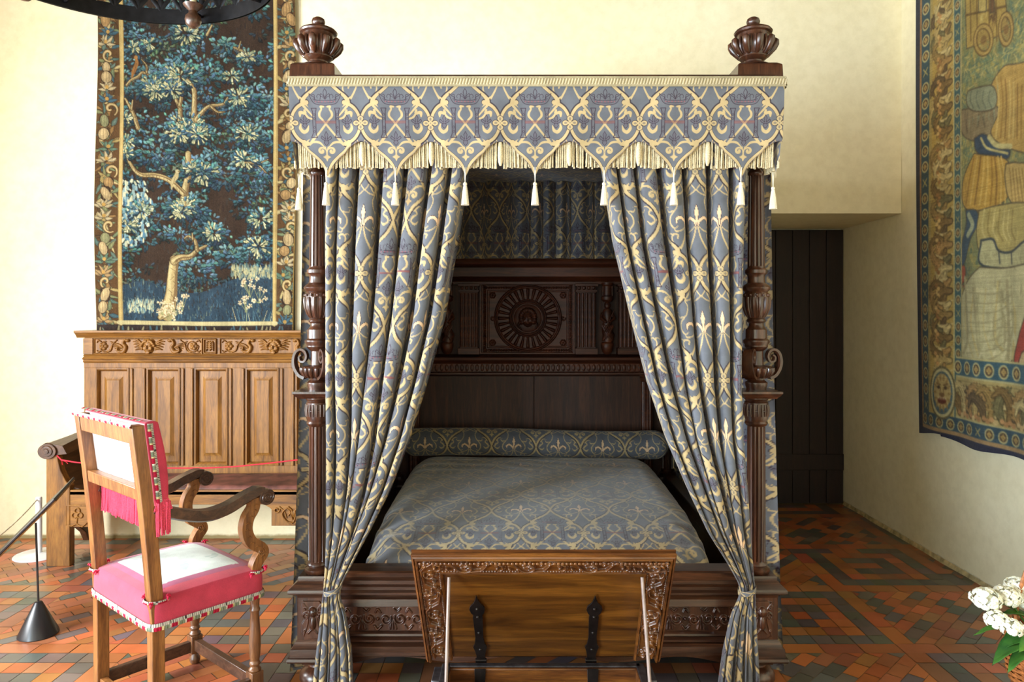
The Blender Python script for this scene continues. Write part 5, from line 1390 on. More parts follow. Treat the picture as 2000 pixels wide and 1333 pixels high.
# ------------------------------------------------------------------ tree tapestry on the back wall
def tapestry_tree():
    rr = random.Random(11)
    c = Canvas(186, 580, -80, 648, 1.6, (58, 42, 30))
    def U(a, b): return rr.uniform(a, b)
    BL = [(44, 64, 72), (56, 82, 92), (68, 102, 112), (84, 122, 128), (106, 144, 144), (52, 88, 108), (38, 52, 58)]
    GR = [(78, 96, 76), (60, 82, 70), (96, 112, 84)]
    CRM = [(214, 204, 150), (196, 190, 142), (228, 222, 176), (158, 168, 132)]
    for _ in range(900): # mottled dark ground
        x, y = U(232, 540), U(-80, 630); c.stroke([(x, y), (x+U(-3, 3), y+U(4, 14))], U(1, 3), rr.choice([(46, 32, 24), (70, 52, 36), (40, 34, 32), (56, 50, 44)]))
    def leafclump(x, y, r, pal, n, hi=None, sp=1.0):
        """a bough: overlapping lobed leaves, paler along its upper edge and dark below"""
        pts = sorted([(U(0, 2*PI), r*math.sqrt(U(0, 1))) for _ in range(n)], key=lambda t: -math.sin(t[0])*t[1])
        for a, d in pts:
            px, py = x+d*math.cos(a)*1.2, y+d*math.sin(a)*.8
            L = U(4.5, 9)*sp; an = a+U(-.6, .6) if rr.random() < .8 else U(0, 6.3)
            h = .5-.5*math.sin(a)*d/r; k = min(len(pal)-1, int(h*len(pal))); f = .72+.5*h; cc = tuple(v*f*U(.9, 1.1) for v in pal[k])
            q = [(px, py), (px+L*.6*math.cos(an), py+L*.6*math.sin(an)*.9+.5), (px+L*math.cos(an), py+L*math.sin(an)*.9+1)]
            c.stroke([(x_+.5, y_+1.0) for x_, y_ in q], [1.6*sp, 5.4*sp, 3.4*sp], tuple(v*.45 for v in cc)); c.stroke(q, [1.1*sp, 4.2*sp, 2.4*sp], cc)
        if hi:
            for _ in range(int(n*.3)):
                a = U(-PI, 0); d = r*U(.2, 1); px, py = x+d*math.cos(a)*1.1, y+d*math.sin(a)*.8
                c.stroke([(px, py), (px+U(-4, 4), py+U(-5, 1))], [1, 2.6, .8], rr.choice(hi))
    dark = [(470, 40, 50), (505, 70, 42), (455, 130, 22), (300, 520, 44), (315, 500, 38), (440, 400, 42), (450, 560, 36), (455, 170, 26), (450, 440, 30), (290, 365, 30), (262, 200, 22), (510, 140, 26), (300, 240, 16), (420, 250, 18), (330, 420, 16), (410, 110, 14), (330, 110, 14), (440, 300, 16), (280, 60, 12), (520, 250, 14), (396, 300, 10)]
    def indark(x, y):
        for dx, dy, r in dark:
            if (x-dx)**2+(y-dy)**2 < r*r: return True
        return False
    yy = -78
    while yy < 585:
        xx = 236
        while xx < 540:
            x, y = xx+U(-10, 10), yy+U(-9, 9)
            if not indark(x, y):
                if rr.random() < .85: k = rr.randint(0, 2); leafclump(x, y, U(12, 20), (BL if rr.random() < .8 else GR+BL)[k:k+3], 20, [(120, 154, 150), (138, 160, 140)] if rr.random() < .45 else None)
            elif rr.random() < .35: leafclump(x, y, U(6, 11), [(50, 52, 48), (54, 66, 68)], 9)
            xx += 25
        yy += 22
    for x, y, r in ((300, 165, 40), (345, 150, 44), (270, 100, 22), (470, 200, 34), (350, 265, 38), (385, 330, 32), (300, 300, 34), (430, 345, 34), (365, 410, 36), (420, 456, 28), (490, 270, 30), (500, 335, 28), (380, 530, 30), (450, 500, 24), (345, 20, 34), (440, 90, 22), (400, 150, 28), (500, 20, 20)):
        leafclump(x, y, r, BL[1:5], int(r*1.5), [(128, 160, 156), (150, 168, 142)], 1.25)
    # sky opening and ground
    for _ in range(230):
        x, y = U(238, 300), U(350, 475)
        if x-238 < 62-abs(y-410)*.35+U(-9, 9): c.stroke([(x, y), (x+U(-3, 3), y+U(2, 9))], U(2, 5), rr.choice([(160, 184, 178), (204, 206, 172), (126, 160, 168), (222, 218, 180), (92, 134, 156)]))
    c.fill(bez((232, 560), (280, 548), (330, 566), (390, 572), (450, 548), (545, 520), (545, 632), (232, 632)), (48, 68, 82))
    for _ in range(700):
        x, y = U(234, 540), U(552, 628); c.stroke([(x, y), (x+U(-2, 2), y-U(3, 10))], [1.6, .6], rr.choice([(40, 60, 76), (76, 108, 122), (34, 42, 50), (110, 124, 108), (56, 86, 104), (52, 44, 36)]))
    for _ in range(240):
        x, y = U(450, 536), U(524, 546); c.stroke([(x, y), (x+U(-2, 2), y-U(5, 13))], [2, .6], rr.choice([(200, 190, 140), (160, 160, 120), (120, 140, 130)]))
    for _ in range(120):
        x, y = U(250, 300), U(590, 612); c.stroke([(x, y), (x+U(-3, 3), y-U(5, 12))], [2, .6], rr.choice([(170, 180, 150), (120, 150, 150), (210, 204, 160)]))
    def trunk(pts, w, cc=(176, 154, 104)):
        p = bez(*pts, n=8); c.stroke(p, (np.interp(np.linspace(0, 1, len(p)), np.linspace(0, 1, len(w)), w)+2.2).tolist(), (62, 44, 28)); c.stroke(p, w, cc)
        c.stroke([(x-.18*w[0], y) for x, y in p], [q*.35 for q in w], (206, 188, 134)); c.stroke([(x+.28*w[0], y) for x, y in p], [q*.28 for q in w], (124, 98, 62))
        for i in range(0, len(p)-1, 2):
            x, y = p[i]; c.stroke([(x+U(-.3, .3)*w[0], y), (x+U(-.3, .3)*w[0], y+7)], .9, (110, 86, 54))
    trunk([(326, 612), (334, 575), (336, 540), (340, 508)], [30, 24, 19, 17]); trunk([(340, 510), (352, 504), (372, 502), (386, 490), (402, 480)], [15, 12, 9, 6, 3]); trunk([(386, 490), (382, 470), (370, 462), (362, 466)], [6, 5, 3, 1.5]); trunk([(378, 468), (377, 456)], [3, 1])
    trunk([(312, 620), (326, 606)], [10, 22])
    trunk([(361, 395), (362, 370), (368, 340), (367, 300)], [17, 13, 12, 10]); trunk([(358, 378), (330, 352), (300, 342), (272, 340), (256, 322), (248, 304)], [10, 9, 8, 7, 5, 2]); trunk([(368, 330), (376, 312)], [7, 3])
    trunk([(352, 236), (352, 212), (346, 198), (336, 180)], [8, 7, 6, 4]); trunk([(352, 206), (356, 178), (350, 150)], [6, 5, 3])
    trunk([(378, 238), (379, 205), (378, 175), (366, 156)], [12, 9, 8, 4]); trunk([(382, 234), (392, 222), (408, 208), (430, 204), (446, 198)], [8, 7, 5, 4, 2]); trunk([(412, 208), (424, 218), (438, 218)], [4, 3, 1]); trunk([(438, 200), (444, 188), (442, 182)], [3, 2, 1])
    trunk([(269, 250), (262, 228), (252, 208), (242, 192)], [7, 7, 5, 3]); trunk([(256, 214), (258, 196)], [3, 2]); trunk([(244, 166), (254, 156), (268, 150), (278, 142), (290, 146)], [3, 4, 4, 4, 2]); trunk([(286, 142), (286, 128), (276, 116)], [3, 2, 1])
    trunk([(456, 92), (470, 98), (484, 110), (500, 114)], [3, 4, 3, 1]); trunk([(466, 94), (470, 80)], [3, 1]); trunk([(404, 68), (414, 50)], [5, 3]); trunk([(470, 318), (500, 320), (520, 338)], [2, 3, 1]); trunk([(500, 322), (524, 312)], [2, 1])
    # pale leaf sprays: whorls of round-ended leaves
    def spray(x, y, r, n=None):
        leafclump(x, y, r*1.25, BL[1:4], int(r*2)); n = n or int(r*1.5)
        for k in range(n):
            a = U(0, 2*PI); d = U(.15, .95)*r; L = U(5, 9)
            px, py = x+d*math.cos(a)*1.1, y+d*math.sin(a)*.85
            c.stroke([(px, py), (px+L*math.cos(a), py+L*math.sin(a))], [1.5, 5.2, 4.2], (60, 74, 62)); c.stroke([(px, py), (px+L*.9*math.cos(a), py+L*.9*math.sin(a))], [1.0, 4.0, 3.0], rr.choice(CRM))
    for x, y, r in ((364, 66, 24), (322, 160, 20), (352, 150, 30), (300, 168, 22), (304, 178, 18), (336, 176, 16), (366, 250, 30), (350, 262, 22), (386, 262, 18), (396, 338, 24), (374, 330, 10), (361, 404, 22), (352, 416, 16), (484, 112, 15), (452, 148, 12), (466, 190, 20), (484, 262, 17), (416, 454, 18), (478, 312, 18), (510, 428, 20), (506, 482, 24), (247, 276, 14), (246, 300, 10), (276, 412, 16), (250, 440, 12), (258, 92, 8), (292, 86, 10), (244, 230, 8)):
        spray(x, y, r)
    for x, y, r in ((488, 560, 16), (480, 592, 14), (508, 574, 14), (356, 590, 13), (316, 600, 12), (344, 604, 10), (330, 612, 12)):
        for k in range(7):
            fx, fy = x+U(-r, r), y+U(-r, r); c.stroke([(fx, fy), (x+U(-3, 3), y+r*1.3)], .9, (150, 150, 100))
            for j in range(5): a = j*1.256+U(0, 1); c.stroke([(fx, fy), (fx+3.6*math.cos(a), fy+3.6*math.sin(a))], [1, 2.6], rr.choice([(226, 214, 172), (206, 190, 150)]))
            c.ell(fx, fy, 1.2, 1.2, (170, 120, 70))
    for x in range(460, 536, 7): c.stroke([(x, 628), (x+U(-8, 8), 600+U(0, 14))], [1, 3.6, .8], rr.choice([(150, 164, 130), (206, 196, 150), (90, 124, 130)]))
    # two birds
    c.stroke(bez((336, 370), (338, 356), (344, 346), (346, 338)), [2, 7, 9, 6], (190, 172, 122)); c.ell(347, 335, 4, 3.6, (206, 192, 144)); c.stroke([(349, 335), (354, 336)], [2, .6], (120, 90, 50)); c.stroke([(338, 362), (343, 346)], [1, 3, 1], (130, 108, 70))
    c.stroke(bez((256, 150), (260, 138), (266, 124), (264, 112)), [4, 9, 8, 4], (150, 104, 54)); c.ell(264, 112, 4, 4, (166, 120, 66)); c.stroke([(260, 144), (266, 124)], [1, 3, 1], (104, 68, 38))
    # borders: brown ground with fruit and leaf garlands
    def border(x0, x1, y0, y1):
        c.fill([(x0, y0), (x1, y0), (x1, y1), (x0, y1)], (96, 68, 38)); w = x1-x0; xc = (x0+x1)/2
        PAL = [(158, 138, 86), (178, 160, 110), (122, 124, 84), (80, 102, 92), (66, 92, 98), (140, 108, 64), (112, 122, 88), (96, 114, 100), (84, 62, 38)]
        def fill_leaf(x, y, a, L, cc, wd):
            p = bez((x, y), (x+L*.5*math.cos(a)+U(-3, 3), y+L*.5*math.sin(a)), (x+L*math.cos(a), y+L*math.sin(a)), n=5)
            c.stroke(p, [wd*.4, wd+2, wd*.8, 1.4], (54, 40, 28)); c.stroke(p, [wd*.2, wd, wd*.7, .6], cc); c.stroke(p, [.6, 1.4, .5], tuple(min(255, v*1.22) for v in cc))
        y = y0
        while y < y1:
            for k in range(5): fill_leaf(xc+U(-12, 12), y+U(-6, 6), U(0, 6.3), U(12, 24), rr.choice(PAL), U(5, 9))
            y += 11
        y = y0+8; k = 0
        while y < y1:
            t = (k*7) % 5; x = xc+U(-7, 7)
            if t in (0, 3):
                cc = rr.choice([(190, 166, 120), (168, 134, 86), (146, 144, 102), (180, 156, 112)]); rx_, ry_ = U(7, 10), U(9, 15); c.ell(x, y, rx_+1.4, ry_+1.4, (54, 38, 26), U(-.5, .5)); an = U(-.5, .5); c.ell(x, y, rx_, ry_, cc, an); c.ell(x-2, y-3, rx_*.5, ry_*.55, tuple(min(255, v*1.13) for v in cc), an)
                for q in (-.5, 0, .5): c.stroke(bez((x+q*rx_, y-ry_*.8), (x+q*rx_*1.4, y), (x+q*rx_, y+ry_*.8)), .9, tuple(v*.72 for v in cc))
            elif t == 1:
                q = rr.choice((-1, 1)); c.stroke(spiral(x, y, 14, 2, 1, 1+q*6), [4, 7, 7, 5], (70, 50, 30)); c.stroke(spiral(x, y, 14, 2, 1, 1+q*6), [2, 4.6, 5, 3], (184, 156, 100)); c.stroke(spiral(x, y, 14, 2, 1, 1+q*6), [.6, 1.4, 1], (220, 198, 148))
            else:
                cc = rr.choice([(66, 96, 108), (92, 116, 96), (176, 160, 122), (160, 132, 90)])
                for j in range(6): a = -PI/2+(j-2.5)*.55+U(-.2, .2); fill_leaf(x+3*math.cos(a), y+6+3*math.sin(a), a, U(12, 20), cc, 7)
                c.ell(x, y, 3.6, 3.6, (190, 150, 80))
            y += U(19, 26); k += 1
    border(186, 233, -80, 650); border(541, 582, -80, 650)
    c.fill([(186, 634), (582, 634), (582, 650), (186, 650)], (58, 46, 42))
    for x in range(196, 576, 9): c.stroke([(x, 650), (x+U(-4, 4), 638+U(-2, 4))], [6, 2], rr.choice([(120, 132, 112), (84, 112, 120), (168, 156, 116), (70, 56, 48)]))
    for x, w in ((236.5, 7.5), (537, 7.5)): c.stroke([(x-2, -80), (x+1, 632)] if x < 300 else [(x, -80), (x+1, 634)], w, (202, 176, 112)); c.stroke([(x+2, -80), (x+3, 632)], 1.4, (168, 140, 84))
    c.stroke([(234, 630), (400, 633), (541, 632)], 8, (206, 190, 138))
    c.stroke([(187, -80), (187, 650)], 3, (110, 84, 44)); c.stroke([(579, -80), (577, 650)], 5, (150, 120, 60))
    c.C += RNG.normal(0, 7, c.C.shape[:2])[..., None]; g = RNG.normal(0, 1, c.C.shape[1]); c.C *= (1+.04*g)[None, :, None]; c.C = np.clip(c.C*1.0, 0, 255)
    return c
TD = 5.235
def hang_tree():
    c = tapestry_tree(); CL = lin(c.C); nx, ny = 330, 600
    px = np.linspace(188, 576.5, nx)[None, :].repeat(ny, 0); py = np.linspace(-78, 646, ny)[:, None].repeat(nx, 1)
    C = c.sample(px, py, CL)
    sx = 3*np.sin(py/110+.5)*np.clip((300-px)/110, 0, 1)+3*np.sin(py/140)*np.clip((px-480)/100, 0, 1)
    Y = TD-.010*np.sin(px/26.0+np.sin(py/160))*np.clip(py/500, .25, 1)-.006*np.sin(px/11+py/90)
    Xw, Zw = (px+sx-VX)*TD/FOC, EYE-(py-VY)*TD/FOC
    x0, x1, z0, z1 = Xw.min(), Xw.max(), Zw.min(), Zw.max()
    x0 += .02; x1 -= .02
    ex = ([(x0, TD+.02, z0), (x1, TD+.02, z0), (x1, TD+.02, z1), (x0, TD+.02, z1), (x0, TD+.008, z0), (x1, TD+.008, z0), (x1, TD+.008, z1), (x0, TD+.008, z1)], [(0, 1, 2, 3), (0, 4, 5, 1), (1, 5, 6, 2), (2, 6, 7, 3), (3, 7, 4, 0)])
    o = grid_mesh('tapestry', np.stack([Xw, Y, Zw], -1), M['tapestry'], None, C, extra=ex)
    tag(o, 'tall blue-green tapestry of leafy trees and birds hanging above the oak settle', 'tapestry')
hang_tree()

# ------------------------------------------------------------------ figure tapestry on the right wall
WX = WR-.03
def q_(px, py): D = WX*FOC/(px-VX); return (-D, EYE-(py-VY)*D/FOC)
def tapestry_figures():
    rr = random.Random(21); U = rr.uniform
    c = Canvas(-5.06, -3.26, -3.98, -.80, 330, (120, 124, 84))
    def Q(*pts): return [(q_(x, y)[0], -q_(x, y)[1]) for x, y in pts]
    def cfill(pts, col, out=(70, 60, 48), w=.007, smooth=True):
        p = Q(*(bez(*(list(pts)+[pts[0]]), n=6) if smooth else pts)); c.fill(p, col)
        A_ = np.array(p); ct = A_.mean(0); m = c.mask(p)
        if m is not None and out:      # woven hatching that models the folds of the cloth
            sl, ins = m; keep = c.C[sl].copy(); sp_ = A_.max(0)-A_.min(0)
            for _ in range(int(26+sp_[0]*sp_[1]*260)):
                x_, y_ = U(A_[:, 0].min(), A_[:, 0].max()), U(A_[:, 1].min(), A_[:, 1].max()); f = U(.78, 1.2); l_ = U(.03, .12)
                c.stroke(bez((x_, y_), (x_+U(-.015, .015), y_+l_*.5), (x_+U(-.02, .02), y_+l_), n=3), [.003, U(.006, .016), .003], tuple(min(255, v*f) for v in col), .6)
            c.C[sl] = np.where(ins[..., None], c.C[sl], keep)
        if out: c.stroke(p+[p[0]], w, out)
    def st(pts, w, col, sm=True): c.stroke(Q(*(bez(*pts, n=6) if sm and len(pts) > 2 else pts)), w, col)
    # field
    for _ in range(2600):
        x, y = U(-4.62, -3.26), U(-3.98, -.95); r = rr.choice([(136, 130, 74), (110, 118, 78), (156, 144, 82), (92, 106, 82), (144, 134, 82)]); c.stroke([(x, y), (x+U(-.02, .02), y+U(.01, .05))], U(.008, .03), r)
    for cx_, cy_, n in ((1890, 40, 60), (1950, 130, 70), (1905, 130, 60), (1985, 90, 60), (1880, 300, 50), (1900, 560, 40), (1990, 30, 60), (1880, 200, 30)):
        for _ in range(n):
            x, y = Q((cx_+U(-22, 22), cy_+U(-28, 28)))[0]; a = U(0, 6.3); c.stroke([(x, y), (x+.05*math.cos(a), y+.05*math.sin(a))], [.006, .018, .004], rr.choice([(84, 108, 92), (100, 124, 96), (170, 160, 96), (66, 90, 84), (190, 172, 108)]))
    # coach with two wheels
    cfill([(1886, -40), (1960, -50), (1968, 40), (1950, 70), (1890, 96), (1888, 40)], (164, 136, 70), smooth=False)
    for x in (1896, 1908, 1930, 1944): st([(x, -40), (x+2, 80)], .010, (104, 78, 40), False)
    st([(1888, 30), (1964, 12)], .014, (96, 72, 38), False); cfill([(1933, -10), (1941, -12), (1941, 24), (1933, 26)], (90, 62, 40), smooth=False); cfill([(1912, -8), (1926, -10), (1926, 22), (1912, 24)], (190, 166, 96), smooth=False)
    for (x, y, rx_, ry_) in ((1921, 78, 15, 27), (1965, 57, 13, 29)):
        for k in range(12): a = k*PI/6; st([(x, y), (x+rx_*math.cos(a), y+ry_*math.sin(a))], .012, (150, 122, 66), False)
        el = [(x+rx_*math.cos(a), y+ry_*math.sin(a)) for a in np.linspace(0, 2*PI, 30)]; st(el, .034, (84, 60, 34), False); st(el, .020, (168, 138, 76), False); st([(x, y), (x+.5, y+.5)], .05, (120, 90, 50), False)
    # rocks, bag, stooping figures, cloth
    cfill([(1880, 215), (1950, 205), (1955, 250), (1915, 275), (1882, 262)], (128, 112, 84))
    for _ in range(8): x = U(1885, 1940); st([(x, U(215, 230)), (x+U(-6, 6), U(240, 262))], .006, (88, 74, 58), False)
    cfill([(1985, 125), (1960, 130), (1938, 160), (1930, 195), (1950, 215), (1935, 260), (1960, 285), (2020, 300), (2060, 280), (2060, 130), (2020, 120)], (178, 142, 74))
    for k in range(9): st([(1945+k*9, 150+k*3), (1950+k*8, 200), (1944+k*9, 270)], .012, rr.choice([(150, 112, 54), (204, 172, 100), (134, 98, 48)]))
    cfill([(1893, 178), (1915, 170), (1938, 168), (1946, 190), (1940, 212), (1915, 218), (1896, 212), (1890, 195)], (128, 134, 108))
    for k in range(4): st([(1900+k*11, 178), (1898+k*11, 195), (1904+k*11, 212)], .008, (92, 98, 84))
    cfill([(1906, 270), (1925, 262), (1950, 290), (1972, 292), (1968, 310), (1935, 312), (1910, 296)], (40, 58, 82)); st([(1918, 270), (1930, 290), (1968, 300)], .014, (196, 180, 116)); st([(1932, 268), (1946, 284), (1975, 286)], .03, (190, 178, 120))
    cfill([(1906, 300), (1965, 312), (1975, 350), (1968, 385), (1940, 405), (1900, 412), (1882, 395), (1884, 350)], (182, 140, 62))
    for k in range(9): st([(1906+k*6, 306), (1898+k*8, 350), (1890+k*9, 400)], .012, rr.choice([(146, 104, 42), (206, 168, 88), (128, 90, 40)]))
    cfill([(1964, 320), (1990, 318), (2030, 330), (2030, 420), (1975, 395), (1962, 350)], (190, 158, 92)); 
    for k in range(5): st([(1972+k*7, 330), (1978+k*8, 395)], .010, (150, 118, 62), False)
    cfill([(1889, 410), (1912, 412), (1914, 440), (1900, 468), (1888, 510), (1878, 520), (1879, 480), (1890, 440)], (48, 70, 92)); st([(1896, 420), (1904, 440), (1894, 460)], .035, (150, 156, 128)); cfill([(1877, 520), (1887, 520), (1888, 545), (1879, 556), (1876, 545)], (150, 66, 46))
    cfill([(1916, 412), (1945, 402), (2000, 396), (2060, 410), (2060, 520), (1990, 520), (1925, 500), (1912, 460)], (172, 154, 92))
    for k in range(7): st([(1925+k*9, 410), (1922+k*9, 450), (1930+k*9, 470)], .012, rr.choice([(140, 122, 70), (196, 178, 116)]))
    cfill([(1920, 470), (1940, 468), (1950, 490), (1975, 492), (2010, 470), (2030, 490), (2030, 520), (1925, 520)], (178, 172, 128), (48, 58, 68), .014); st([(1950, 492), (1952, 515)], .01, (60, 66, 70), False); st([(1975, 492), (1976, 515)], .01, (60, 66, 70), False)
    cfill([(1918, 522), (1960, 524), (2060, 520), (2060, 640), (2000, 640), (1985, 690), (1958, 722), (1925, 738), (1895, 730), (1872, 705), (1868, 660), (1872, 600), (1892, 552)], (190, 182, 138))
    for k in range(22):
        x = U(1880, 1985); st([(x, U(540, 600)), (x+U(-10, 14), U(620, 660)), (x+U(-14, 20), U(680, 715))], U(.008, .026), rr.choice([(170, 162, 120), (200, 192, 150), (160, 150, 112), (192, 174, 116)]))
    for k in range(8): st([(1890, 570+k*20), (1940, 575+k*18), (1975, 560+k*16)], .008, (158, 150, 112))
    cfill([(2010, 610), (1992, 655), (1980, 700), (1986, 718), (2010, 724), (2060, 740), (2060, 600)], (168, 56, 48)); cfill([(1998, 690), (2020, 680), (2020, 735), (1990, 720)], (206, 176, 128))
    cfill([(1864, 706), (1880, 720), (1925, 744), (1965, 728), (2060, 748), (2060, 780), (1864, 742)], (52, 78, 82), None, smooth=False)
    for x0 in (1885, 1902, 1975, 1988): 
        for k in range(5): a = -PI/2+(k-2)*.5; st([(x0, 742), (x0+9*math.cos(a), 738+14*math.sin(a))], [.006, .026, .004], (186, 174, 112), False)
    # vertical borders, given by distance along the wall
    dn = lambda px: -WX*FOC/(px-VX)
    def vband(pa, pb, col, y0=-4.0, y1=-.8): c.fill([(dn(pa), y0), (dn(pb), y0), (dn(pb), y1), (dn(pa), y1)], col)
    ZB = -.86
    vband(1786, 1798, (28, 34, 58)); vband(1798, 1802, (150, 110, 70)); vband(1802, 1817, (40, 66, 82)); vband(1817, 1822, (160, 140, 84)); vband(1822, 1861, (176, 146, 76)); vband(1861, 1864, (190, 176, 120)); vband(1864, 1877, (52, 86, 94)); vband(1877, 1880, (176, 160, 108))
    def rings(x, w, step, y0, y1, vertical=True, yf=None):
        k = 0; y = y0
        while y < y1:
            cx_, cy_ = (x, y) if vertical else (y, yf(y) if callable(yf) else yf)
            if k % 7 == 6:
                for q in (-1, 1): c.stroke([(cx_-w*.6, cy_-q*w*.6), (cx_+w*.6, cy_+q*w*.6)], w*.22, (176, 160, 100))
            else:
                ry = step*.36 if vertical else w; rx_ = w if vertical else step*.36
                c.ell(cx_, cy_, rx_, ry, (196, 186, 132)); c.ell(cx_, cy_, rx_*.74, ry*.74, (64, 50, 44))
                for a in (0, PI/2, PI, 3*PI/2): c.ell(cx_+rx_*.3*math.cos(a), cy_+ry*.3*math.sin(a), rx_*.24, ry*.24, (170, 140, 84))
            y += step; k += 1
    rings((dn(1802)+dn(1817))/2, .040, .108, -3.95, -1.0); rings((dn(1864)+dn(1877))/2, .030, .085, -3.95, -1.38)
    LP_ = [(126, 98, 58), (188, 160, 100), (150, 120, 70), (98, 78, 54), (206, 182, 124), (112, 104, 70), (172, 132, 78)]
    def acanthus(x, y, ang, L, wd, cc):
        """one curling leaf with lobes, drawn dark-edged"""
        q = rr.choice((-1, 1)); p = bez((x, y), (x+L*.5*math.cos(ang), y+L*.5*math.sin(ang)), (x+L*math.cos(ang+q*.45), y+L*math.sin(ang+q*.45)), (x+L*1.02*math.cos(ang+q*.9), y+L*1.02*math.sin(ang+q*.9)), n=5)
        c.stroke(p, [wd*.9, wd*1.5, wd*1.1, wd*.4], tuple(v*.45 for v in cc)); c.stroke(p, [wd*.6, wd*1.2, wd*.8, wd*.2], cc)
        for j in range(2, len(p)-2, 2):
            for sd_ in (-1, 1):
                tx, ty = p[j][0]+wd*.9*math.cos(ang+sd_*1.1), p[j][1]+wd*.9*math.sin(ang+sd_*1.1); c.stroke([p[j], (tx, ty)], [wd*.5, wd*.28], tuple(v*.9 for v in cc))
        c.stroke(p, [.002, .005, .002], tuple(min(255, v*1.2) for v in cc)); c.stroke([(a_+.004, b_+wd*.3) for a_, b_ in p], .004, tuple(v*.6 for v in cc))
    xa, xb = dn(1824), dn(1860); y = -3.97; k = 0
    while y < -1.30:
        xc = (xa+xb)/2
        acanthus(xb-.03, y, PI*.78, .14, .045, rr.choice(LP_)); acanthus(xc, y+.03, PI*1.05, .12, .04, rr.choice(LP_)); acanthus(xb-.02, y+.07, PI*.95, .16, .05, rr.choice(LP_)); acanthus(xc+.03, y+.10, PI*.6, .09, .035, rr.choice(LP_))
        for j in range(4): c.ell(xa+.05+.02*(j % 2), y+.03+.022*j, .015, .014, rr.choice([(190, 140, 84), (150, 104, 60), (206, 168, 104)]))
        c.stroke(bez((xb, y+.13), (xc, y+.15), (xa+.03, y+.12), n=5), [.008, .02, .004], (206, 184, 128)); y += .15; k += 1
    # bottom bands
    def hband(za, zb, col, xl=dn(1866)): c.fill([(xl, -za), (-3.2, -za), (-3.2, -zb), (xl, -zb)], col)
    hband(1.375, 1.255, (48, 84, 104)); hband(1.38, 1.37, (190, 178, 124)); hband(1.255, .96, (170, 150, 96)); hband(1.262, 1.25, (196, 186, 134)); hband(1.00, .99, (190, 178, 124)); hband(.99, .89, (44, 72, 94), dn(1801)); hband(.90, .87, (170, 136, 96), dn(1799)); hband(.875, .80, (30, 36, 68), dn(1786))
    rings(0, .042, .108, dn(1870), -3.27, False, -1.315); rings(0, .036, .100, dn(1806), -3.27, False, -.94)
    x = dn(1868)+.03
    while x < -3.27:
        acanthus(x, -1.03, -PI*.62, .17, .05, rr.choice(LP_)); acanthus(x+.05, -1.03, -PI*.45, .18, .05, rr.choice(LP_)); acanthus(x+.09, -1.05, -PI*.3, .12, .04, rr.choice(LP_))
        for j in range(4): c.ell(x+.03*j, -1.03+.012*(j % 2), .018, .016, rr.choice([(196, 146, 96), (168, 120, 78), (206, 176, 122)]))
        x += .135
    # lion mask
    lx, ly = (dn(1826)+dn(1862))/2, -1.135
    c.ell(lx, ly, .125, .175, (92, 84, 60)); c.ell(lx, ly, .112, .160, (196, 184, 136)); c.ell(lx, ly, .094, .140, (70, 92, 104)); c.ell(lx, ly-.01, .078, .115, (186, 160, 104))
    for k in range(14): a = k*2*PI/14; c.stroke([(lx+.06*math.cos(a), ly+.09*math.sin(a)), (lx+.085*math.cos(a), ly+.128*math.sin(a))], [.02, .006], (150, 120, 72))
    for q in (-1, 1): c.ell(lx+q*.030, ly-.035, .014, .012, (66, 48, 36)); c.stroke([(lx+q*.05, ly-.06), (lx+q*.015, ly-.052)], .010, (110, 82, 50)); c.stroke([(lx+q*.012, ly-.03), (lx+q*.018, ly+.012)], .006, (120, 92, 58))
    c.ell(lx, ly+.012, .024, .014, (120, 88, 56)); c.ell(lx, ly+.050, .040, .024, (96, 40, 30))
    for k in range(5): c.stroke([(lx-.03+k*.015, ly+.032), (lx-.026+k*.015, ly+.046)], [.010, .002], (214, 202, 160))
    c.blur(2, 'C'); c.C = (c.C*.84+np.array((176, 154, 92))*.16)*1.13; g_ = flame_noise(np.mgrid[0:c.h, 0:c.w][0]/60.0, np.mgrid[0:c.h, 0:c.w][1]/60.0, 31)[..., None]; c.C *= 1+.07*g_
    c.C += RNG.normal(0, 6, c.C.shape[:2])[..., None]; c.C *= (1+.035*RNG.normal(0, 1, c.C.shape[0]))[:, None, None]; c.C = np.clip(c.C, 0, 255)
    return c
def hang_figures():
    c = tapestry_figures(); CL = lin(c.C); nx, ny = 330, 760
    xs = np.linspace(-5.02, -3.3, nx)[None, :].repeat(ny, 0); t = np.linspace(0, 1, ny)[:, None].repeat(nx, 1)
    zb = .835+.015*np.clip((xs+5.02)/.35, 0, 1)+.012*np.sin(xs*9); zb = np.where(xs > -4.70, zb-.012, zb)
    zz_ = 3.92+(zb-3.92)*t
    C = c.sample(xs, -np.maximum(zz_, .81), CL)
    bow = .035*t**3*np.clip(1-(xs+5.02)/.25, 0, 1)
    Xw = WX-.012*np.sin(xs*13+zz_*.8)*np.clip(t+.2, 0, 1)-.010*t
    P = np.stack([Xw, -xs-bow*1.0, zz_], -1)
    y0, y1 = 3.32, 4.90
    ex = ([(WR-.006, y0, .87), (WR-.006, y1, .87), (WR-.006, y1, 3.9), (WR-.006, y0, 3.9), (WX+.004, y0, .87), (WX+.004, y1, .87), (WX+.004, y1, 3.9), (WX+.004, y0, 3.9)], [(0, 1, 2, 3), (0, 4, 5, 1), (1, 5, 6, 2), (2, 6, 7, 3), (3, 7, 4, 0)])
    o = grid_mesh('tapestry', P, M['tapestry'], None, C, extra=ex, flip=True)
    tag(o, 'golden tapestry with stooping figures and a coach hanging on the right wall', 'tapestry')
hang_figures()

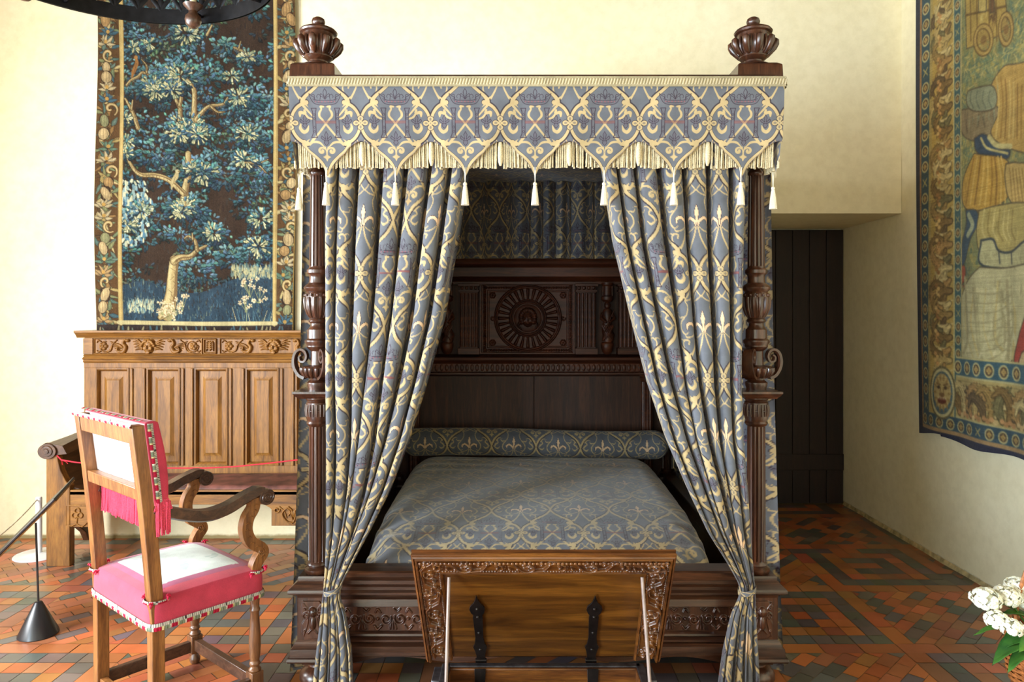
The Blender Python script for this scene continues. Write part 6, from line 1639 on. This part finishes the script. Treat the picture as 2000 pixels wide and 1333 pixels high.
# ------------------------------------------------------------------ chandelier
KX, KY, KZ, KR = -1.627, 2.825, 3.05, .637
ch = empty('chandelier', (KX, KY, KZ), 'black iron ring chandelier with pierced band hanging at upper left', 'chandelier')
mb = MB(); n = 128
def ring_band(r, th, z0, z1):
    R = [[(KX+(r)*math.cos(2*PI*j/n), KY+(r)*math.sin(2*PI*j/n), z0) for j in range(n)], [(KX+(r)*math.cos(2*PI*j/n), KY+(r)*math.sin(2*PI*j/n), z1) for j in range(n)],
         [(KX+(r-th)*math.cos(2*PI*j/n), KY+(r-th)*math.sin(2*PI*j/n), z1) for j in range(n)], [(KX+(r-th)*math.cos(2*PI*j/n), KY+(r-th)*math.sin(2*PI*j/n), z0) for j in range(n)]]
    R.append(R[0]); mb.rings(R, cap=False)
ring_band(KR, .006, KZ, KZ+.070); ring_band(KR+.004, .012, KZ, KZ+.006); ring_band(KR, .006, KZ+.165, KZ+.19)
mb.build('iron_band', M['iron'], ch)
mb = MB(); N = 40
for k in range(N):
    a = 2*PI*k/N; st_ = 2*PI/N
    def pt(u, z, r=KR-.003): return (KX+r*math.cos(a+u*st_), KY+r*math.sin(a+u*st_), KZ+z)
    for q in (-1, 1):
        mb.tube([pt(0, .06), pt(q*.12, .085), pt(q*.34, .11), pt(q*.48, .14), pt(q*.42, .165)], [.010, .012, .010, .008, .006], 6, flat=.4)
    mb.tube([pt(0, .06), pt(0, .10), pt(0, .135), pt(0, .165)], [.006, .016, .010, .004], 6, flat=.4)
mb.build('pierced_cresting', M['iron'], ch)
for k in range(4):
    a = PI/4+k*PI/2; MB().tube([(KX+KR*math.cos(a), KY+KR*math.sin(a), KZ+.18), (KX, KY, KZ+.85)], .008, 8).build('chain', M['iron'], ch)
MB().tube([(KX, KY, KZ+.83), (KX, KY, CE)], .010, 8).build('chain', M['iron'], ch)
mb = MB()
for k in range(2):
    a = k*PI/2+PI/4-.0; mb.tube([(KX-KR*math.cos(a), KY-KR*math.sin(a), KZ+.03), (KX+KR*math.cos(a), KY+KR*math.sin(a), KZ+.03)], .010, 8)
mb.build('crossbar', M['iron'], ch)
M['candle'] = plain('ivory_candle', (228, 214, 176), .5); 
bx_ = (X(323, 3.18), 3.18)
for k in range(5):
    a = 2*PI*k/5+.0+math.atan2(bx_[1]-KY, bx_[0]-KX); x, y = KX+(KR-.075)*math.cos(a), KY+(KR-.075)*math.sin(a)
    mb = MB().lathe(x, y, [(.003, KZ-.052), (.018, KZ-.048), (.032, KZ-.034), (.037, KZ-.014), (.034, KZ+.004), (.022, KZ+.016), (.018, KZ+.03), (.04, KZ+.05), (.045, KZ+.058), (.02, KZ+.06)], 24)
    h = mb.build('candle_holder', M['chair_dark'], ch)
    MB().lathe(x, y, [(.014, KZ+.058), (.014, KZ+.20), (.004, KZ+.205)], 16).build('candle', M['candle'], h)
    MB().tube([(x, y, KZ+.03), (KX+(KR-.003)*math.cos(a), KY+(KR-.003)*math.sin(a), KZ+.03)], .007, 6).build('bracket', M['iron'], h)

# ------------------------------------------------------------------ information stand and barrier
ID = 3.69; ix = X(75, ID)
st = empty('information_stand', (ix, ID, 0), 'slender stand with black cone foot holding a slanted reading panel', 'stand')
MB().lathe(ix, ID, [(.090, 0), (.093, .004), (.091, .012), (.018, .168), (.012, .172)], 48).build('cone_base', M['black_plastic'], st)
MB().tube([(ix, ID, .16), (X(70, ID), ID, Z(1022, ID))], .0050, 8).build('rod', M['black_plastic'], st)
p0 = Vector((X(128, ID), ID, Z(955, ID))); p1 = Vector((X(-72, ID), ID, Z(1153, ID))); ax = (p0-p1); ll = ax.length; ax.normalize()
vw = Vector(((p0+p1)/2-Vector((0, 0, EYE)))); vw = (vw-ax*vw.dot(ax)).normalized(); nn = ax.cross(vw).normalized()
if nn.z < 0: nn = -nn
tl = (vw+nn*.035).normalized(); nn = ax.cross(tl).normalized()
if nn.z < 0: nn = -nn
def slab(d0, d1, inset):
    c = (p0+p1)/2; h = ll/2-inset; w = .13-inset; return MB().hexa([c+ax*(sx*h)+tl*(sy*w)+nn*d for d in (d0, d1) for sx, sy in ((-1, -1), (1, -1), (1, 1), (-1, 1))])
slab(-.001, .010, 0).build('reading_panel', M['black_plastic'], st, bevel=.002); slab(-.009, -.001, .006).build('wooden_back', M['bench_wood_x'], st, bevel=.002)
PD = 4.90; px_ = X(76, PD)
po = empty('barrier_post', (px_, PD, 0), 'low white barrier post with a flat round base beside the settle', 'post')
MB().lathe(px_, PD, [(.150, 0), (.152, .004), (.148, .010), (.03, .018), (.024, .022)], 64).build('base', M['white_metal'], po)
MB().lathe(px_, PD, [(.020, .018), (.020, .385), (.019, .398), (.015, .402)], 28).build('pole', M['white_metal'], po)
pts = [(px_-.0, PD-.020, .385)]
for k in range(1, 20):
    t_ = k/19; pts.append((px_+.36*t_, PD-.02-1.35*t_, .385-.30*t_*(1-t_)*.9-.02*t_))
tag(MB().tube(pts, .004, 6).build('rope', M['tan_cord']), 'thin tan rope sloping down from the low white barrier post', 'rope')

# ------------------------------------------------------------------ white hydrangea in a basket
GD = 3.0; gx = X(2062, GD)
pot = empty('potted_hydrangea', (gx, GD, 0), 'white flowering hydrangea in a brown wicker basket at the right edge', 'plant')
M['wicker'] = plain('wicker', (150, 92, 48), .5, 0, .1, .3, 60, .3); M['leaf'] = None
t = NT('hydrangea_leaf'); v = t.coord(); n1 = t.noise(v, 9, 4); t.link(t.ramp(n1, [(.3, (34, 76, 34)), (.55, (62, 112, 40)), (.75, (112, 148, 52))]), t.b.inputs['Base Color']); t.rough(.4); t.b.inputs['Subsurface Weight'].default_value = .05; M['leaf'] = t.m
M['petal'] = plain('white_petal', (244, 242, 222), .7, 0, 0, .04, 40); M['soil'] = plain('soil', (52, 38, 28), .9)
M['petal'].node_tree.nodes['Principled BSDF'].inputs['Subsurface Weight'].default_value = .1
def bowl_r(z): return float(np.interp(z, [0, .02, .12, .22, .30], [.10, .125, .165, .178, .172]))
mb = MB().lathe(gx, GD, [(bowl_r(z)-.012, z+.004) for z in np.linspace(0, .29, 12)], 40)
bk_ = mb.build('basket', M['wicker'], pot)
mb = MB()
for k in range(26):
    z = .008+k*.0115; mb.tube([(gx+(bowl_r(z)+.006*math.sin(24*PI*2*j/144/2+k*PI))*math.cos(2*PI*j/144), GD+(bowl_r(z)+.006*math.sin(24*PI*2*j/144/2+k*PI))*math.sin(2*PI*j/144), z) for j in range(145)], .0058, 5, cap=False)
mb.build('weave', M['wicker'], bk_)
mb = MB()
for q in range(3):
    mb.tube([(gx+(.176+.010*math.cos(j*.55+q*2.1))*math.cos(2*PI*j/160), GD+(.176+.010*math.cos(j*.55+q*2.1))*math.sin(2*PI*j/160), .305+.010*math.sin(j*.55+q*2.1)) for j in range(161)], .0085, 6, cap=False)
mb.build('basket_rim', M['wicker'], bk_)
mb = MB().tube([(gx+.17*math.cos(a), GD, .30+.40*math.sin(a)) for a in np.linspace(0, PI, 30)], .008, 8); mb.build('basket_handle', M['wicker'], bk_)
MB().lathe(gx, GD, [(.155, .25), (.15, .27), (.01, .275)], 30).build('soil', M['soil'], bk_)
def leaf_obj(base, tip, w, droop):
    b, e = Vector(base), Vector(tip); d = e-b; L = d.length; side = d.cross(Vector((0, 0, 1))).normalized(); up_ = side.cross(d).normalized()
    nu, nv = 16, 9; P = np.zeros((nu, nv, 3))
    for i in range(nu):
        t_ = i/(nu-1); ww = w*math.sin(PI*min(1, t_**.8*1.0))**.8*(1-.25*t_)+.001; c = b+d*t_+up_*(.25*L*math.sin(t_*PI)*.5)-Vector((0, 0, 1))*droop*t_*t_
        for j in range(nv):
            s_ = -1+2*j/(nv-1); P[i, j] = c+side*(ww*s_*(1+.05*math.sin(i*2.6)))+up_*(abs(s_)*ww*.28+.003*math.sin(i*1.9+abs(s_)*3))
    o = grid_mesh('leaf', P, M['leaf'], pot); m = o.modifiers.new('solid', 'SOLIDIFY'); m.thickness = .0015; return o
def gp(px, py, D=GD): return (X(px, D), D, Z(py, D))
LV = [((1985, 1225), (1902, 1232), .032, 2.95, .02), ((1992, 1215), (1918, 1170), .03, 3.06, .0), ((2010, 1222), (1945, 1262), .055, 2.90, .03), ((2010, 1232), (1938, 1285), .06, 2.86, .03), ((2015, 1240), (1968, 1300), .05, 2.84, .03), ((2030, 1220), (1958, 1198), .06, 2.96, .0),
      ((2040, 1215), (1990, 1260), .06, 2.82, .03), ((2060, 1210), (2040, 1290), .06, 2.80, .04), ((2080, 1210), (2120, 1290), .06, 2.84, .04), ((2080, 1205), (2170, 1230), .06, 3.0, .02), ((2070, 1190), (2150, 1150), .05, 3.08, .0), ((2040, 1190), (1985, 1150), .05, 3.12, 0), ((2050, 1180), (2060, 1110), .05, 3.1, 0)]
for (a, b, w_, D_, dr) in LV: leaf_obj((gx+(X(a[0], GD)-gx)*.35, GD+(D_-GD)*.3, .30), gp(b[0], b[1], D_), w_, dr)
fl_proto = None
def floret(c, n, r):
    """four-petalled flower as points"""
    n = Vector(n).normalized(); u = n.cross(Vector((.3, .2, 1))).normalized(); w = n.cross(u); mb_ = []
    for k in range(4):
        a = k*PI/2+.3; d = u*math.cos(a)+w*math.sin(a); s_ = n.cross(d)
        P = []
        for i in range(5):
            t_ = i/4; ww = .62*r*math.sin(PI*(.12+.80*t_)); q = c+d*(r*t_)+n*(r*.28*math.sin(t_*2.6))
            P.append([q-s_*ww+n*(.12*r), q, q+s_*ww+n*(.12*r)])
        mb_.append(P)
    return mb_
def bloom(px, py, D, R, nf=46):
    c = Vector(gp(px, py, D)); mb = MB(); rg = random.Random(int(px*7+py))
    for k in range(nf):
        z = 1-1.7*k/nf; a = k*2.39996; rr_ = math.sqrt(max(0, 1-z*z)); n = Vector((rr_*math.cos(a), rr_*math.sin(a), z*.8)).normalized(); n = (n+Vector((rg.uniform(-.2, .2), rg.uniform(-.2, .2), rg.uniform(-.2, .2)))).normalized()
        p = c+Vector((n.x*R, n.y*R, n.z*R*.72))*rg.uniform(.86, 1.16)
        for P in floret(p, n, R*.34): 
            b = len(mb.v)
            for row in P: mb.v += [tuple(q) for q in row]
            for i in range(4):
                for j in range(2): mb.f.append((b+i*3+j, b+i*3+j+1, b+i*3+j+4, b+i*3+j+3))
        mb.ball(p+n*R*.05, R*.05, 6, 4)
    mb.ball(tuple(c), R*.74, 14, 10, (1, 1, .72))
    o = mb.build('bloom', M['petal'], pot); m = o.modifiers.new('solid', 'SOLIDIFY'); m.thickness = .0012
    MB().tube([(gx+(c.x-gx)*.3, GD+(c.y-GD)*.3, .27), (gx+(c.x-gx)*.7, GD+(c.y-GD)*.6, c.z*.5+.15), tuple(c)], .004, 6).build('stem', M['leaf'], pot)
for a in ((1925, 1170, 2.95, .048), (1966, 1166, 2.98, .046), (1948, 1211, 2.88, .038), (1976, 1226, 2.84, .036), (1990, 1150, 3.04, .046), (2008, 1172, 3.0, .044), (2050, 1160, 3.0, .055), (2090, 1180, 2.95, .05), (2040, 1130, 3.1, .05), (2110, 1150, 3.1, .05)): bloom(*a)
